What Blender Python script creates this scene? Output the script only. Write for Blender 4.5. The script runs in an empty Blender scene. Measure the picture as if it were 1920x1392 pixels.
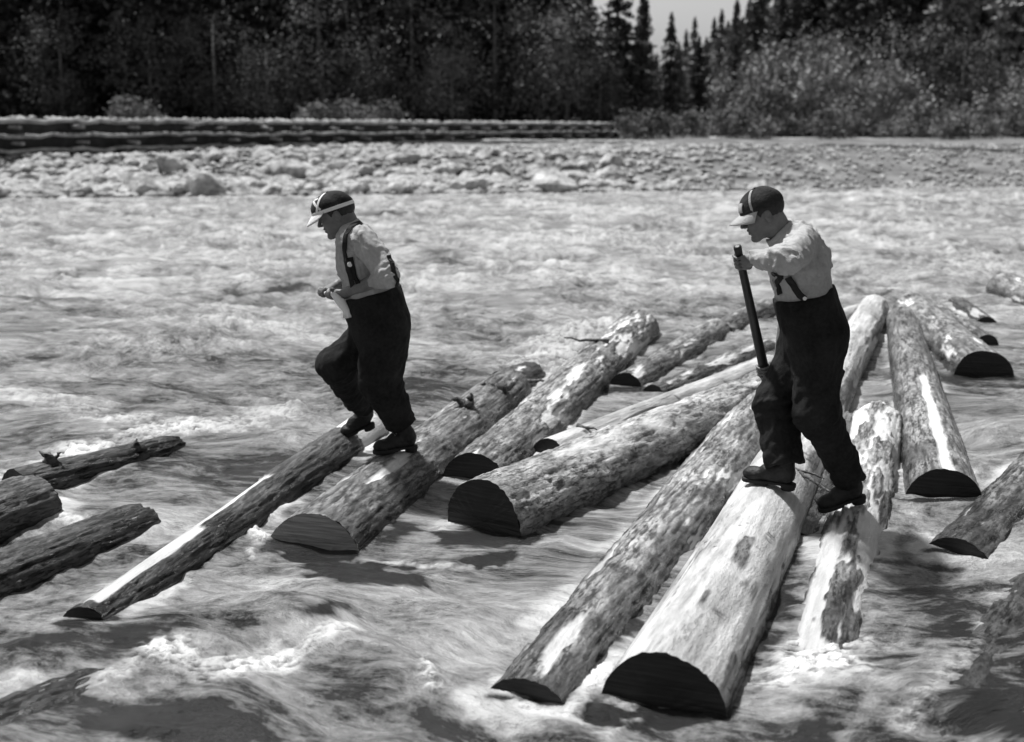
import bpy, math, random
import numpy as np
from mathutils import Vector, Matrix

# ------------------------------------------------------------------ camera, world, sun
SC = bpy.context.scene
COL = SC.collection
FPX = 2200.0            # focal length in photo pixels (photo 1920 x 1392)
CAM_H = 2.05
PITCH = math.atan((696 - 240) / FPX)
cam_d = bpy.data.cameras.new('camera')
cam_d.sensor_width = 36.0
cam_d.lens = 36.0 * FPX / 1920.0
cam_d.clip_start = 0.05
cam_d.clip_end = 3000
cam_d.dof.use_dof = True
cam_d.dof.focus_distance = 6.1
cam_d.dof.aperture_fstop = 1.9
cam = bpy.data.objects.new('camera', cam_d)
COL.objects.link(cam)
cam.location = (0, 0, CAM_H)
cam.rotation_euler = (math.pi / 2 - PITCH, 0, 0)
SC.camera = cam

SUN_EL, SUN_AZ = math.radians(63), math.radians(-46)    # azimuth from +Y towards +X (negative: to the left)
SUN_DIR = Vector((math.sin(SUN_AZ) * math.cos(SUN_EL), math.cos(SUN_AZ) * math.cos(SUN_EL), math.sin(SUN_EL)))
W = bpy.data.worlds.new('World')
SC.world = W
W.use_nodes = True
nt = W.node_tree
bg = nt.nodes['Background']
sky = nt.nodes.new('ShaderNodeTexSky')
sky.sky_type = 'NISHITA'
sky.sun_disc = False
sky.sun_elevation = SUN_EL
sky.sun_rotation = SUN_AZ
sky.dust_density = 3.0
sep = nt.nodes.new('ShaderNodeSeparateColor')       # black-and-white film that sees mostly blue light
nt.links.new(sky.outputs[0], sep.inputs[0])
tcw = nt.nodes.new('ShaderNodeTexCoord'); spw = nt.nodes.new('ShaderNodeSeparateXYZ'); nt.links.new(tcw.outputs['Generated'], spw.inputs[0])
mrw = nt.nodes.new('ShaderNodeMapRange'); nt.links.new(spw.outputs[2], mrw.inputs[0])      # pale dusty air low over the valley
for _i, _v in enumerate((0.0, 0.30, 2.5, 1.0)): mrw.inputs[_i + 1].default_value = _v
mlw = nt.nodes.new('ShaderNodeMath'); mlw.operation = 'MULTIPLY'
nt.links.new(sep.outputs[2], mlw.inputs[0]); nt.links.new(mrw.outputs[0], mlw.inputs[1]); nt.links.new(mlw.outputs[0], bg.inputs[0])
bg.inputs[1].default_value = 0.052
sun_d = bpy.data.lights.new('sun', 'SUN')
sun_d.energy = 5.0
sun_d.angle = math.radians(4.0)
sun_d.color = (1, 1, 1)
sun = bpy.data.objects.new('sun', sun_d)
COL.objects.link(sun)
sun.rotation_euler = SUN_DIR.to_track_quat('Z', 'Y').to_euler()
SC.view_settings.view_transform = 'Standard'
SC.view_settings.look = 'None'
SC.view_settings.exposure = 0.33
SC.view_settings.gamma = 1.0
SC.cycles.max_bounces = 6
SC.cycles.sample_clamp_direct = 2.0
SC.cycles.use_denoising = True

# ------------------------------------------------------------------ measuring the photo
_F = np.array([0, math.cos(PITCH), -math.sin(PITCH)])
_U = np.array([0, math.sin(PITCH), math.cos(PITCH)])
_X = np.array([1.0, 0, 0])
_C = np.array([0, 0, CAM_H])
def ray(px, py): return _X * (px - 960) / FPX + _U * (696 - py) / FPX + _F
def at_z(px, py, z=0.0):
    d = ray(px, py); return _C + d * (z - CAM_H) / d[2]
def at_y(px, py, Y):
    d = ray(px, py); return _C + d * Y / d[1]

# ------------------------------------------------------------------ noise
_rng = np.random.default_rng(7)
_perm = _rng.permutation(256); _perm = np.concatenate([_perm, _perm, _perm])
_grad = _rng.normal(size=(256, 3)).astype(np.float32)
_grad /= np.linalg.norm(_grad, axis=1)[:, None]
def perlin(x, y, z=None):
    x = np.asarray(x, np.float32); y = np.asarray(y, np.float32)
    z = np.zeros_like(x) if z is None else np.asarray(z, np.float32)
    xi = np.floor(x); yi = np.floor(y); zi = np.floor(z)
    xf, yf, zf = x - xi, y - yi, z - zi
    xi = xi.astype(np.int32) & 255; yi = yi.astype(np.int32) & 255; zi = zi.astype(np.int32) & 255
    u = xf * xf * (3 - 2 * xf); v = yf * yf * (3 - 2 * yf); w = zf * zf * (3 - 2 * zf)
    out = 0
    for dx in (0, 1):
        wx = u if dx else 1 - u
        for dy in (0, 1):
            wy = v if dy else 1 - v
            for dz in (0, 1):
                wz = w if dz else 1 - w
                g = _grad[_perm[_perm[_perm[xi + dx] + yi + dy] + zi + dz] & 255]
                out = out + wx * wy * wz * (g[..., 0] * (xf - dx) + g[..., 1] * (yf - dy) + g[..., 2] * (zf - dz))
    return out * 1.6
def fbm(x, y, z=None, o=3, g=0.5):
    z = np.zeros_like(np.asarray(x, np.float32)) if z is None else z
    s, a, k = 0, 1.0, 1.0
    for i in range(o):
        s = s + a * perlin(x * k + 17.3 * i, y * k - 9.1 * i, z * k + 5.7 * i)
        a *= g; k *= 2.03
    return s
def cell(x, y, z):
    """F1 and F2 - F1 of a jittered cell pattern"""
    xi, yi, zi = np.floor(x).astype(np.int32), np.floor(y).astype(np.int32), np.floor(z).astype(np.int32)
    f1 = np.full(x.shape, 9.0, np.float32); f2 = f1.copy(); cid = np.zeros(x.shape, np.float32)
    for dx in (-1, 0, 1):
        for dy in (-1, 0, 1):
            for dz in (-1, 0, 1):
                cx, cy, cz = xi + dx, yi + dy, zi + dz
                h = _perm[_perm[_perm[cx & 255] + (cy & 255)] + (cz & 255)] & 255
                px_ = cx + (h % 16) / 16.0; py_ = cy + (h // 16) / 16.0; pz_ = cz + ((h * 7) & 255) / 256.0
                d = np.sqrt((x - px_) ** 2 + (y - py_) ** 2 + (z - pz_) ** 2)
                nearer = d < f1
                f2 = np.where(nearer, f1, np.minimum(f2, d))
                cid = np.where(nearer, h / 255.0, cid)
                f1 = np.where(nearer, d, f1)
    return f1, f2 - f1, cid
def sstep(a, b, x):
    t = np.clip((x - a) / (b - a), 0, 1); return t * t * (3 - 2 * t)

# ------------------------------------------------------------------ mesh helpers
def new_obj(name, me, mat=None, parent=None, **props):
    o = bpy.data.objects.new(name, me); COL.objects.link(o)
    if mat is not None:
        for m in (mat if isinstance(mat, (list, tuple)) else [mat]): me.materials.append(m)
    if parent is not None: o.parent = parent
    for k, v in props.items(): o[k] = v
    return o
def np_mesh(name, V, Fc, smooth=True, attrs=None):
    """V (n,3); Fc (m,4) or (m,3) index array"""
    me = bpy.data.meshes.new(name)
    V = np.ascontiguousarray(V, np.float32); Fc = np.ascontiguousarray(Fc, np.int32)
    k = Fc.shape[1]
    me.vertices.add(len(V)); me.vertices.foreach_set('co', V.ravel())
    me.loops.add(Fc.size); me.loops.foreach_set('vertex_index', Fc.ravel())
    me.polygons.add(len(Fc))
    me.polygons.foreach_set('loop_start', np.arange(0, Fc.size, k, dtype=np.int32))
    me.polygons.foreach_set('loop_total', np.full(len(Fc), k, np.int32))
    me.polygons.foreach_set('use_smooth', np.full(len(Fc), smooth, bool))
    me.update(calc_edges=True)
    me.validate()
    for kk, a in (attrs or {}).items():
        at = me.attributes.new(kk, 'FLOAT', 'POINT'); at.data.foreach_set('value', np.ascontiguousarray(a, np.float32).ravel())
    return me
def grid_faces(nr, nc, wrap=False):
    i = np.arange(nr - 1)[:, None]; j = np.arange(nc if wrap else nc - 1)[None, :]
    j2 = (j + 1) % nc
    return np.stack([i * nc + j, i * nc + j2, (i + 1) * nc + j2, (i + 1) * nc + j], -1).reshape(-1, 4)
def tube_mesh(name, pts, radii, n=10, caps=True, flat=1.0, flat_dir=None):
    pts = [np.array(p, float) for p in pts]
    V = []; up = np.array(flat_dir if flat_dir is not None else (0.13, 0.21, 1.0), float)
    N = len(pts)
    for i, p in enumerate(pts):
        t = pts[min(i + 1, N - 1)] - pts[max(i - 1, 0)]; t /= np.linalg.norm(t) + 1e-9
        a = np.cross(t, up); a /= np.linalg.norm(a) + 1e-9
        b = np.cross(a, t)
        for k in range(n):
            th = 2 * math.pi * k / n
            V.append(p + radii[i] * (math.cos(th) * a + flat * math.sin(th) * b))
    Fc = [tuple(int(v) for v in q) for q in grid_faces(N, n, True)]
    if caps:
        Fc.append(tuple(range(n - 1, -1, -1))); Fc.append(tuple(range((N - 1) * n, N * n)))
    me = bpy.data.meshes.new(name); me.from_pydata([tuple(v) for v in V], [], Fc); me.update()
    me.polygons.foreach_set('use_smooth', [len(p.vertices) == 4 for p in me.polygons])
    return me
def tag(o, label, cat, group=None, kind=None):
    if label: o['label'] = label
    if cat: o['category'] = cat
    if group: o['group'] = group
    if kind: o['kind'] = kind
    return o

# ------------------------------------------------------------------ materials (all neutral grey: the photograph is black and white)
class MatB:
    def __init__(s, name):
        s.m = bpy.data.materials.new(name); s.m.use_nodes = True
        s.t = s.m.node_tree; s.b = s.t.nodes['Principled BSDF']
    def n(s, kind, **kw):
        nd = s.t.nodes.new('ShaderNode' + kind)
        for k, v in kw.items(): setattr(nd, k, v)
        return nd
    def l(s, a, b): s.t.links.new(a, b)
    def put(s, sock, v):
        if hasattr(v, 'links'): s.l(v, sock)
        elif isinstance(v, (int, float)) and sock.type == 'RGBA': sock.default_value = (v, v, v, 1)
        else: sock.default_value = v
    def math(s, op, a, b=0.0, clamp=False):
        nd = s.n('Math', operation=op, use_clamp=clamp); s.put(nd.inputs[0], a); s.put(nd.inputs[1], b); return nd.outputs[0]
    def mix(s, f, a, b):
        nd = s.n('Mix', data_type='FLOAT'); s.put(nd.inputs[0], f); s.put(nd.inputs[2], a); s.put(nd.inputs[3], b); return nd.outputs[0]
    def ramp(s, v, lo, hi, a=0.0, b=1.0):
        nd = s.n('MapRange'); s.put(nd.inputs[0], v)
        for i, q in enumerate((lo, hi, a, b)): nd.inputs[i + 1].default_value = q
        return nd.outputs[0]
    def coord(s, scale=(1, 1, 1), which='Object'):
        tc = s.n('TexCoord'); mp = s.n('Mapping'); mp.inputs['Scale'].default_value = scale
        s.l(tc.outputs[which], mp.inputs[0]); return mp.outputs[0]
    def noise(s, vec, scale, detail=4, rough=0.55):
        nd = s.n('TexNoise'); s.l(vec, nd.inputs['Vector']); nd.inputs['Scale'].default_value = scale
        nd.inputs['Detail'].default_value = detail; nd.inputs['Roughness'].default_value = rough
        return nd.outputs[0]
    def attr(s, name):
        nd = s.n('Attribute', attribute_name=name); return nd.outputs['Fac']
    def bump(s, h, dist=0.01, strength=1.0):
        nd = s.n('Bump'); nd.inputs['Distance'].default_value = dist; nd.inputs['Strength'].default_value = strength
        s.l(h, nd.inputs['Height']); s.l(nd.outputs[0], s.b.inputs['Normal'])
    def col(s, v): s.put(s.b.inputs['Base Color'], v)
    def rough(s, v): s.put(s.b.inputs['Roughness'], v)
    def spec(s, v): s.b.inputs['Specular IOR Level'].default_value = v

def simple_mat(name, c0, c1, scale, rough=0.7, bump=0.0, bscale=None, spec=0.4, stretch=(1, 1, 1)):
    m = MatB(name); v = m.coord(stretch)
    m.col(m.ramp(m.noise(v, scale, 5), 0.3, 0.7, c0, c1)); m.rough(rough); m.spec(spec)
    if bump: m.bump(m.noise(v, bscale or scale * 2, 5), bump)
    return m.m

def bark_mat(name, lo, hi, pale_lo, pale_hi):
    m = MatB(name)
    v = m.coord((0.55, 1, 1)); vl = m.coord((0.12, 1, 1)); vt = m.coord((1.6, 1, 1))
    n1 = m.noise(v, 9, 6, 0.65); n2 = m.noise(v, 42, 5, 0.7); nl = m.noise(vl, 26, 5, 0.6); n0 = m.noise(v, 2.3, 3)
    base = m.ramp(m.math('ADD', m.math('MULTIPLY', n1, 0.55), m.math('MULTIPLY', n2, 0.45)), 0.36, 0.62, lo, hi)
    base = m.math('MULTIPLY', base, m.ramp(n0, 0.35, 0.65, 0.6, 1.25))
    vs = m.coord((0.20, 1, 1)); vs2 = m.coord((0.42, 1, 1))
    crk = m.math('MAXIMUM', m.ramp(m.noise(vs, 46, 6, 0.72), 0.36, 0.47, 1.0, 0.0), m.math('MULTIPLY', m.ramp(m.noise(vs2, 24, 6, 0.7), 0.34, 0.42, 1.0, 0.0), 0.9))
    gate = m.ramp(m.noise(v, 5, 3), 0.40, 0.60, 0.25, 1.0)
    base = m.math('MULTIPLY', base, m.mix(m.math('MULTIPLY', crk, gate), 1.0, 0.22))
    pale = m.ramp(m.math('ADD', m.math('MULTIPLY', nl, 0.7), m.math('MULTIPLY', n1, 0.3)), 0.36, 0.6, pale_lo, pale_hi)
    c = m.mix(m.attr('crev'), base, lo * 0.25)
    c = m.mix(m.attr('pale'), c, pale)
    wet = m.attr('wet')
    c = m.math('MULTIPLY', c, m.mix(wet, 1.0, m.mix(m.attr('pale'), 0.30, 0.75)))
    m.col(c); m.rough(m.mix(wet, 0.62, 0.22)); m.spec(0.5)
    h = m.math('ADD', m.math('MULTIPLY', n2, 0.6), m.math('MULTIPLY', nl, 0.5))
    h = m.math('SUBTRACT', h, m.math('MULTIPLY', m.math('MULTIPLY', crk, gate), m.mix(m.attr('pale'), 0.7, 0.0)))
    m.bump(h, 0.016, 1.0)
    return m.m
M = {}
M['bark'] = bark_mat('bark_grey', 0.04, 0.40, 0.55, 0.80)
M['bark_dark'] = bark_mat('bark_dark', 0.014, 0.15, 0.50, 0.78)
M['bark_mid'] = bark_mat('bark_brownish_grey', 0.025, 0.30, 0.50, 0.78)
M['bark_light'] = bark_mat('bark_light', 0.09, 0.52, 0.50, 0.80)
M['peeled'] = bark_mat('peeled_wood', 0.05, 0.26, 0.32, 0.66)

def cut_mat(name, lo, hi):
    m = MatB(name)
    v = m.coord((1, 1, 1))
    sp = m.n('SeparateXYZ'); m.l(v, sp.inputs[0])
    r = m.math('SQRT', m.math('ADD', m.math('MULTIPLY', sp.outputs[1], sp.outputs[1]), m.math('MULTIPLY', sp.outputs[2], sp.outputs[2])))
    n = m.noise(v, 11, 4)
    ring = m.math('SINE', m.math('MULTIPLY', m.math('ADD', r, m.math('MULTIPLY', n, 0.02)), 1150.0))
    vs = m.coord((1, 0.25, 6)); saw = m.noise(vs, 10, 4)
    c = m.ramp(m.math('ADD', m.math('MULTIPLY', ring, 0.05), saw), 0.25, 0.75, lo, hi)
    m.col(c); m.rough(0.55); m.spec(0.25); m.bump(saw, 0.006)
    return m.m
M['cut_dark'] = cut_mat('cut_wood_wet_shaded', 0.008, 0.040)  # wet wood, with the shade of ends facing away from the sun in its colour
M['cut_grey'] = cut_mat('cut_wood_worn', 0.10, 0.42)

def water_mat():
    m = MatB('river_water')
    def fl(k, o=0.0):
        c = m.n('CombineXYZ'); m.put(c.inputs[0], m.attr('flow_x')); m.put(c.inputs[1], m.math('MULTIPLY', m.attr('flow_y'), k)); c.inputs[2].default_value = o; return c.outputs[0]
    va = fl(1.9); st = m.noise(fl(2.1, 4.0), 7.5, 7, 0.62); vo = fl(1.3, 9.0)
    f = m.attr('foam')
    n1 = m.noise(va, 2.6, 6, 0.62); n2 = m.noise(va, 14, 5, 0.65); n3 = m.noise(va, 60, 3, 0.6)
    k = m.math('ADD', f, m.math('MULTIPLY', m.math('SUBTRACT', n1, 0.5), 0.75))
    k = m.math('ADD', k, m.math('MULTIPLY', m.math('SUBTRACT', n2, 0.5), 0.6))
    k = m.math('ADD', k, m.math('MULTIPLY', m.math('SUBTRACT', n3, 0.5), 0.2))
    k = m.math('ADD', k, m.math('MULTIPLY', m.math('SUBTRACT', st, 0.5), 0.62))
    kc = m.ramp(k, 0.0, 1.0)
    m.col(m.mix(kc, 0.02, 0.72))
    m.rough(m.mix(kc, 0.12, 0.45)); m.b.inputs['IOR'].default_value = 1.33
    h = m.math('ADD', m.math('ADD', m.math('MULTIPLY', n2, 0.028), m.math('MULTIPLY', n3, 0.004)), m.math('MULTIPLY', st, 0.022))
    m.bump(h, 1.0, 0.9)
    return m.m
M['water'] = water_mat()
M['skin'] = None
M['rock'] = simple_mat('river_rock', 0.14, 0.60, 2.2, 0.8, 0.05, 6)
M['rubble'] = simple_mat('river_gravel', 0.10, 0.52, 1.4, 0.9, 0.06, 5)
M['ground'] = simple_mat('bank_ground', 0.05, 0.22, 0.7, 0.9, 0.05, 3)
M['hill'] = simple_mat('forest_floor', 0.015, 0.03, 0.5, 0.95)
M['trunk'] = simple_mat('tree_trunk', 0.02, 0.05, 6, 0.9)
M['trunk_pale'] = simple_mat('pale_trunk', 0.10, 0.22, 6, 0.9)
M['timber'] = simple_mat('weathered_timber', 0.16, 0.50, 3.0, 0.8, 0.02, 12, stretch=(0.3, 1, 1))
M['timber_shaded'] = simple_mat('shaded_timber', 0.015, 0.05, 3.0, 0.9, 0.02, 12, stretch=(0.3, 1, 1))  # dark copy of the timber, shade put into its colour
def leaf_mat(name, lo, hi):
    m = MatB(name); v = m.coord((1, 1, 1))
    oi = m.n('ObjectInfo')
    a = m.ramp(m.noise(v, 0.55, 4), 0.35, 0.65, lo, hi)
    m.col(m.math('MULTIPLY', a, m.ramp(oi.outputs['Random'], 0, 1, 0.65, 1.35))); m.rough(0.8); m.spec(0.15)
    return m.m
M['needles'] = leaf_mat('dark_needles', 0.02, 0.10)
M['needles_hazy'] = leaf_mat('hazy_needles', 0.10, 0.34)  # lighter needles: haze and sunlight on these conifers put into the colour
M['leaves_dark'] = leaf_mat('dark_leaves', 0.05, 0.22)
M['leaves'] = leaf_mat('pale_leaves', 0.08, 0.34)

# ------------------------------------------------------------------ logs: measured first, the water needs them
# near pixel = where the near end's middle meets the water; far pixel = middle of the far end
LOGS = [
 dict(k='A', near=(1240,1332), far=(1640,578), z=(-0.01,0.09), r=(0.232,0.160), mat='peeled', style='peeled', end='cut_dark', pale=0.62,
      label='thick barkless log with widest black sawn end, under front boot of the pole holder'),
 dict(k='B', near=(990,1316), far=(1440,775), z=(-0.105,0.0), r=(0.195,0.225), mat='bark_light', style='rough', end='cut_dark', pale=0.25,
      label='rough grey log with low black end, floating left of the thick barkless log'),
 dict(k='C', near=(907,1003), far=(1500,715), z=(0.065,0.06), r=(0.232,0.20), mat='bark_light', style='scaly', end='cut_dark', pale=0.35,
      label='log with scaly plated bark and a tall round black end standing out of the water'),
 dict(k='D', near=(890,905), far=(1198,620), z=(-0.024,0.05), r=(0.202,0.225), mat='bark', style='rough', end='cut_dark', pale=0.35,
      label='mottled grey log with black half round end, just behind the scaly barked log'),
 dict(k='E', near=(1030,862), far=(1446,686), z=(0.0,0.05), r=(0.138,0.105), mat='peeled', style='peeled', end='cut_dark', pale=0.97,
      label='slender smooth whitish peeled log lying behind the scaly barked log'),
 dict(k='F', near=(1173,730), far=(1345,622), z=(-0.01,0.03), r=(0.142,0.15), mat='bark', style='rough', end='cut_dark', pale=0.35,
      label='short log with black round end, behind the slender whitish peeled log'),
 dict(k='E2', near=(1225,742), far=(1440,652), z=(-0.02,0.02), r=(0.105,0.10), mat='bark_light', style='rough', end='cut_dark', pale=0.5,
      label='pale patchy log lying low between the slender peeled log and the pole'),
 dict(k='F2', near=(1350,625), far=(1442,580), z=(0.0,0.04), r=(0.13,0.13), mat='bark', style='rough', end='cut_dark', pale=0.2,
      label='small grey log end to end with the short black ended log, behind the pole'),
 dict(k='G', near=(590,1030), far=(958,735), z=(-0.07,0.03), r=(0.262,0.19), mat='bark_mid', style='rough', end='cut_grey', pale=0.12,
      label='thick rough log with grey worn end, under the rear boot of the empty handed walker'),
 dict(k='G2', near=(945,735), far=(1000,705), z=(0.02,0.0), r=(0.15,0.13), mat='bark_dark', style='rough', end='cut_dark', pale=0.1,
      label='stubby log butt poking up past the far end of the grey ended log'),
 dict(k='H', near=(160,1180), far=(690,812), z=(-0.02,0.0), r=(0.118,0.165), mat='bark_dark', style='rough', end='cut_dark', pale=0.0,
      strip=[(0.02,0.30,-0.25,0.9),(0.22,0.56,0.1,0.9),(0.86,1.2,-1.4,1.5)],
      label='thin dark log with a bright strip of peeled bark and a small black oval end'),
 dict(k='I', near=(30,925), far=(335,842), z=(0.0,0.0), r=(0.14,0.10), mat='bark_dark', style='rough', end='cut_dark', pale=0.0,
      label='dark rough log with broken knobbly tip, farthest back of those at the left edge'),
 dict(k='J', near=(-130,1150), far=(270,985), z=(0.0,-0.02), r=(0.16,0.135), mat='bark_dark', style='rough', end='cut_dark', pale=0.0,
      label='dark shaggy log entering from the left edge above the thin strip peeled log'),
 dict(k='K', near=(-330,1120), far=(68,950), z=(0.02,0.02), r=(0.20,0.19), mat='bark_dark', style='rough', end='cut_dark', pale=0.0,
      label='blunt almost black log butt between the two dark logs at the left edge'),
 dict(k='L', near=(1768,938), far=(1690,602), z=(-0.02,0.06), r=(0.205,0.165), mat='bark', style='fine', end='cut_dark', pale=0.0,
      strip=[(0.0,0.42,-0.22,0.08)],
      label='log with narrow white streak pointing straight at the camera, right of the pole holder'),
 dict(k='M', near=(1845,706), far=(1708,585), z=(-0.02,0.05), r=(0.245,0.22), mat='bark', style='fine', end='cut_dark', pale=0.05,
      label='fat grey log with black half round end, right of the white streaked log'),
 dict(k='N', near=(1850,652), far=(1735,570), z=(0.02,0.05), r=(0.105,0.10), mat='bark', style='fine', end='cut_dark', pale=0.1,
      label='small log with round black end peeping over the fat grey log'),
 dict(k='N2', near=(1850,610), far=(1790,575), z=(-0.04,-0.04), r=(0.13,0.13), mat='bark', style='fine', end='cut_dark', pale=0.1,
      label='nearly sunk log with only a thin black sliver of end showing, far right'),
 dict(k='P', near=(1792,1040), far=(2010,850), z=(-0.10,-0.05), r=(0.185,0.20), mat='bark', style='rough', end='cut_dark', pale=0.05,
      label='low log leaving at the right edge with a black slice of end barely above water'),
 dict(k='Q', near=(1535,1262), far=(1645,797), z=(-0.105,0.03), r=(0.155,0.19), mat='bark_light', style='rough', end='cut_dark', pale=0.78,
      label='patchy white log sloping into foam, under the lifted heel boot of the pole holder'),
 dict(k='X', near=(1498,1012), far=(1588,800), z=(-0.07,0.0), r=(0.11,0.12), mat='bark', style='rough', end='cut_dark', pale=0.3,
      label='half sunk blotchy log wedged between the barkless log and the patchy white log'),
 dict(k='T', near=(1560,610), far=(1628,578), z=(0.03,0.03), r=(0.10,0.09), mat='peeled', style='peeled', end='cut_dark', pale=0.9,
      label='short smooth pale log stub behind the back of the pole holder'),
 dict(k='O', near=(2010,600), far=(1884,548), z=(-0.02,0.0), r=(0.26,0.26), mat='bark', style='fine', end='cut_dark', pale=0.1,
      label='blurred pale log butt at the right edge, level with the waist of the pole holder'),
 dict(k='R', near=(1690,1480), far=(2000,1050), z=(-0.19,-0.175), r=(0.205,0.20), mat='bark_mid', style='fine', end='cut_dark', pale=0.0,
      label='drowned log with water washing over it in the bottom right corner'),
 dict(k='S', near=(-160,1420), far=(215,1352), z=(-0.205,-0.20), r=(0.25,0.24), mat='bark_dark', style='rough', end='cut_dark', pale=0.0,
      label='half sunk dark log at the bottom left corner with water sheeting over it'),
]
for g in LOGS:
    g['a'] = at_z(g['near'][0], g['near'][1], 0.0); g['a'][2] = g['z'][0]
    g['b'] = at_z(g['far'][0], g['far'][1], g['z'][1])
LG = {g['k']: g for g in LOGS}
def log_sd(g, p):
    ab = g['b'] - g['a']; t = np.clip(((p - g['a']) @ ab) / (ab @ ab), 0, 1)
    return np.linalg.norm(p - g['a'] - np.outer(t, ab) if p.ndim > 1 else p - g['a'] - t * ab, axis=-1) - (g['r'][0] + (g['r'][1] - g['r'][0]) * t)
def log_hit(k, px, py):
    d = ray(px, py); d = d / np.linalg.norm(d); s = 2.0
    for _ in range(200):
        h = log_sd(LG[k], _C + d * s)
        if abs(h) < 1e-4: break
        s += h
        if s > 60: print('MISS', k, px, py); break
    return _C + d * s

# ------------------------------------------------------------------ river
SH = [at_z(-2500, 395)[:2], at_z(0, 372)[:2], at_z(960, 362)[:2], at_z(1920, 349)[:2], at_z(5000, 335)[:2]]
SHX = np.array([p[0] for p in SH]); SHY = np.array([p[1] for p in SH])
def shore(x): return np.interp(x, SHX, SHY)
def seg_dist(x, y, pts):
    best = np.full(x.shape, 1e9, np.float32)
    for (ax, ay), (bx, by) in zip(pts[:-1], pts[1:]):
        dx, dy = bx - ax, by - ay
        t = np.clip(((x - ax) * dx + (y - ay) * dy) / (dx * dx + dy * dy + 1e-9), 0, 1)
        best = np.minimum(best, np.hypot(x - ax - t * dx, y - ay - t * dy))
    return best
FOAM = [  # polyline in the photograph, half width in metres on the water, strength, height
 ([(205,1285),(290,1232),(330,1222)],0.07,0.45,0.03), ([(320,1225),(400,1262),(500,1240)],0.13,0.75,0.03), ([(470,1262),(560,1235),(640,1214)],0.09,0.7,0.02),
 ([(-60,1302),(60,1282)],0.05,0.35,0.02),
 ([(1460,1285),(1520,1240),(1580,1215)],0.16,0.8,0.03), ([(1520,1265),(1600,1270)],0.12,0.8,0.015), ([(1545,1250),(1562,1200)],0.10,0.9,0.02), ([(1525,1200),(1560,1060)],0.10,0.35,0.0),
 ([(1690,1385),(1790,1265),(1850,1180)],0.06,0.45,0.02), ([(1850,1180),(1905,1100)],0.07,0.3,0.02),
 ([(-60,905),(60,882),(170,842)],0.16,0.7,0.03), ([(150,845),(300,815),(420,800),(500,770)],0.28,0.55,0.05), ([(260,790),(330,800)],0.3,0.5,0.04),
 ([(35,985),(100,970),(150,975)],0.07,0.7,0.02),
 ([(1000,690),(1060,650),(1110,620)],0.40,0.6,0.08), ([(950,800),(1000,745),(1060,700)],0.18,0.5,0.02),
 ([(820,880),(850,840),(935,770)],0.10,0.5,0.02), ([(905,790),(960,760)],0.10,0.6,0.0),
 ([(930,1290),(1010,1345),(1090,1352)],0.05,0.55,0.02), ([(1080,1330),(1115,1300),(1120,1250)],0.05,0.7,0.03), ([(1140,1345),(1180,1335)],0.05,0.6,0.02),
 ([(800,1265),(812,1300)],0.04,0.8,0.05), ([(1130,1385),(1220,1345)],0.05,0.35,0.02),
 ([(700,860),(690,835),(720,800)],0.14,0.7,0.0), ([(480,955),(495,975)],0.055,0.95,0.10), ([(480,1000),(492,1020)],0.055,0.95,0.09), ([(468,1035),(474,1050)],0.03,0.8,0.06),
 ([(560,1042),(720,1052),(870,1068),(950,1072)],0.022,0.6,0.01), ([(760,1085),(850,1095)],0.08,0.3,0.0),
 ([(840,960),(830,1000)],0.08,0.3,0.0), ([(1190,720),(1250,735)],0.08,0.3,0.0), ([(1225,960),(1160,1010),(1080,1130)],0.10,0.15,0.0),
 ([(400,600),(520,612)],0.35,0.5,0.06), ([(140,520),(260,505)],0.3,0.3,0.05), ([(700,690),(760,700)],0.3,0.3,0.03),
 ([(1000,450),(1180,460)],1.0,0.2,0.1), ([(1560,420),(1700,430)],1.0,0.2,0.1), ([(200,640),(380,650)],0.5,0.2,0.05),
 ([(0,740),(120,760),(200,790)],0.2,0.4,0.03), ([(1690,960),(1700,900)],0.1,0.25,0.0),
 ([(1120,395),(960,385),(700,392)],1.6,0.25,0.0), ([(1400,370),(1900,372)],2.0,0.25,0.0),
]
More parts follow.
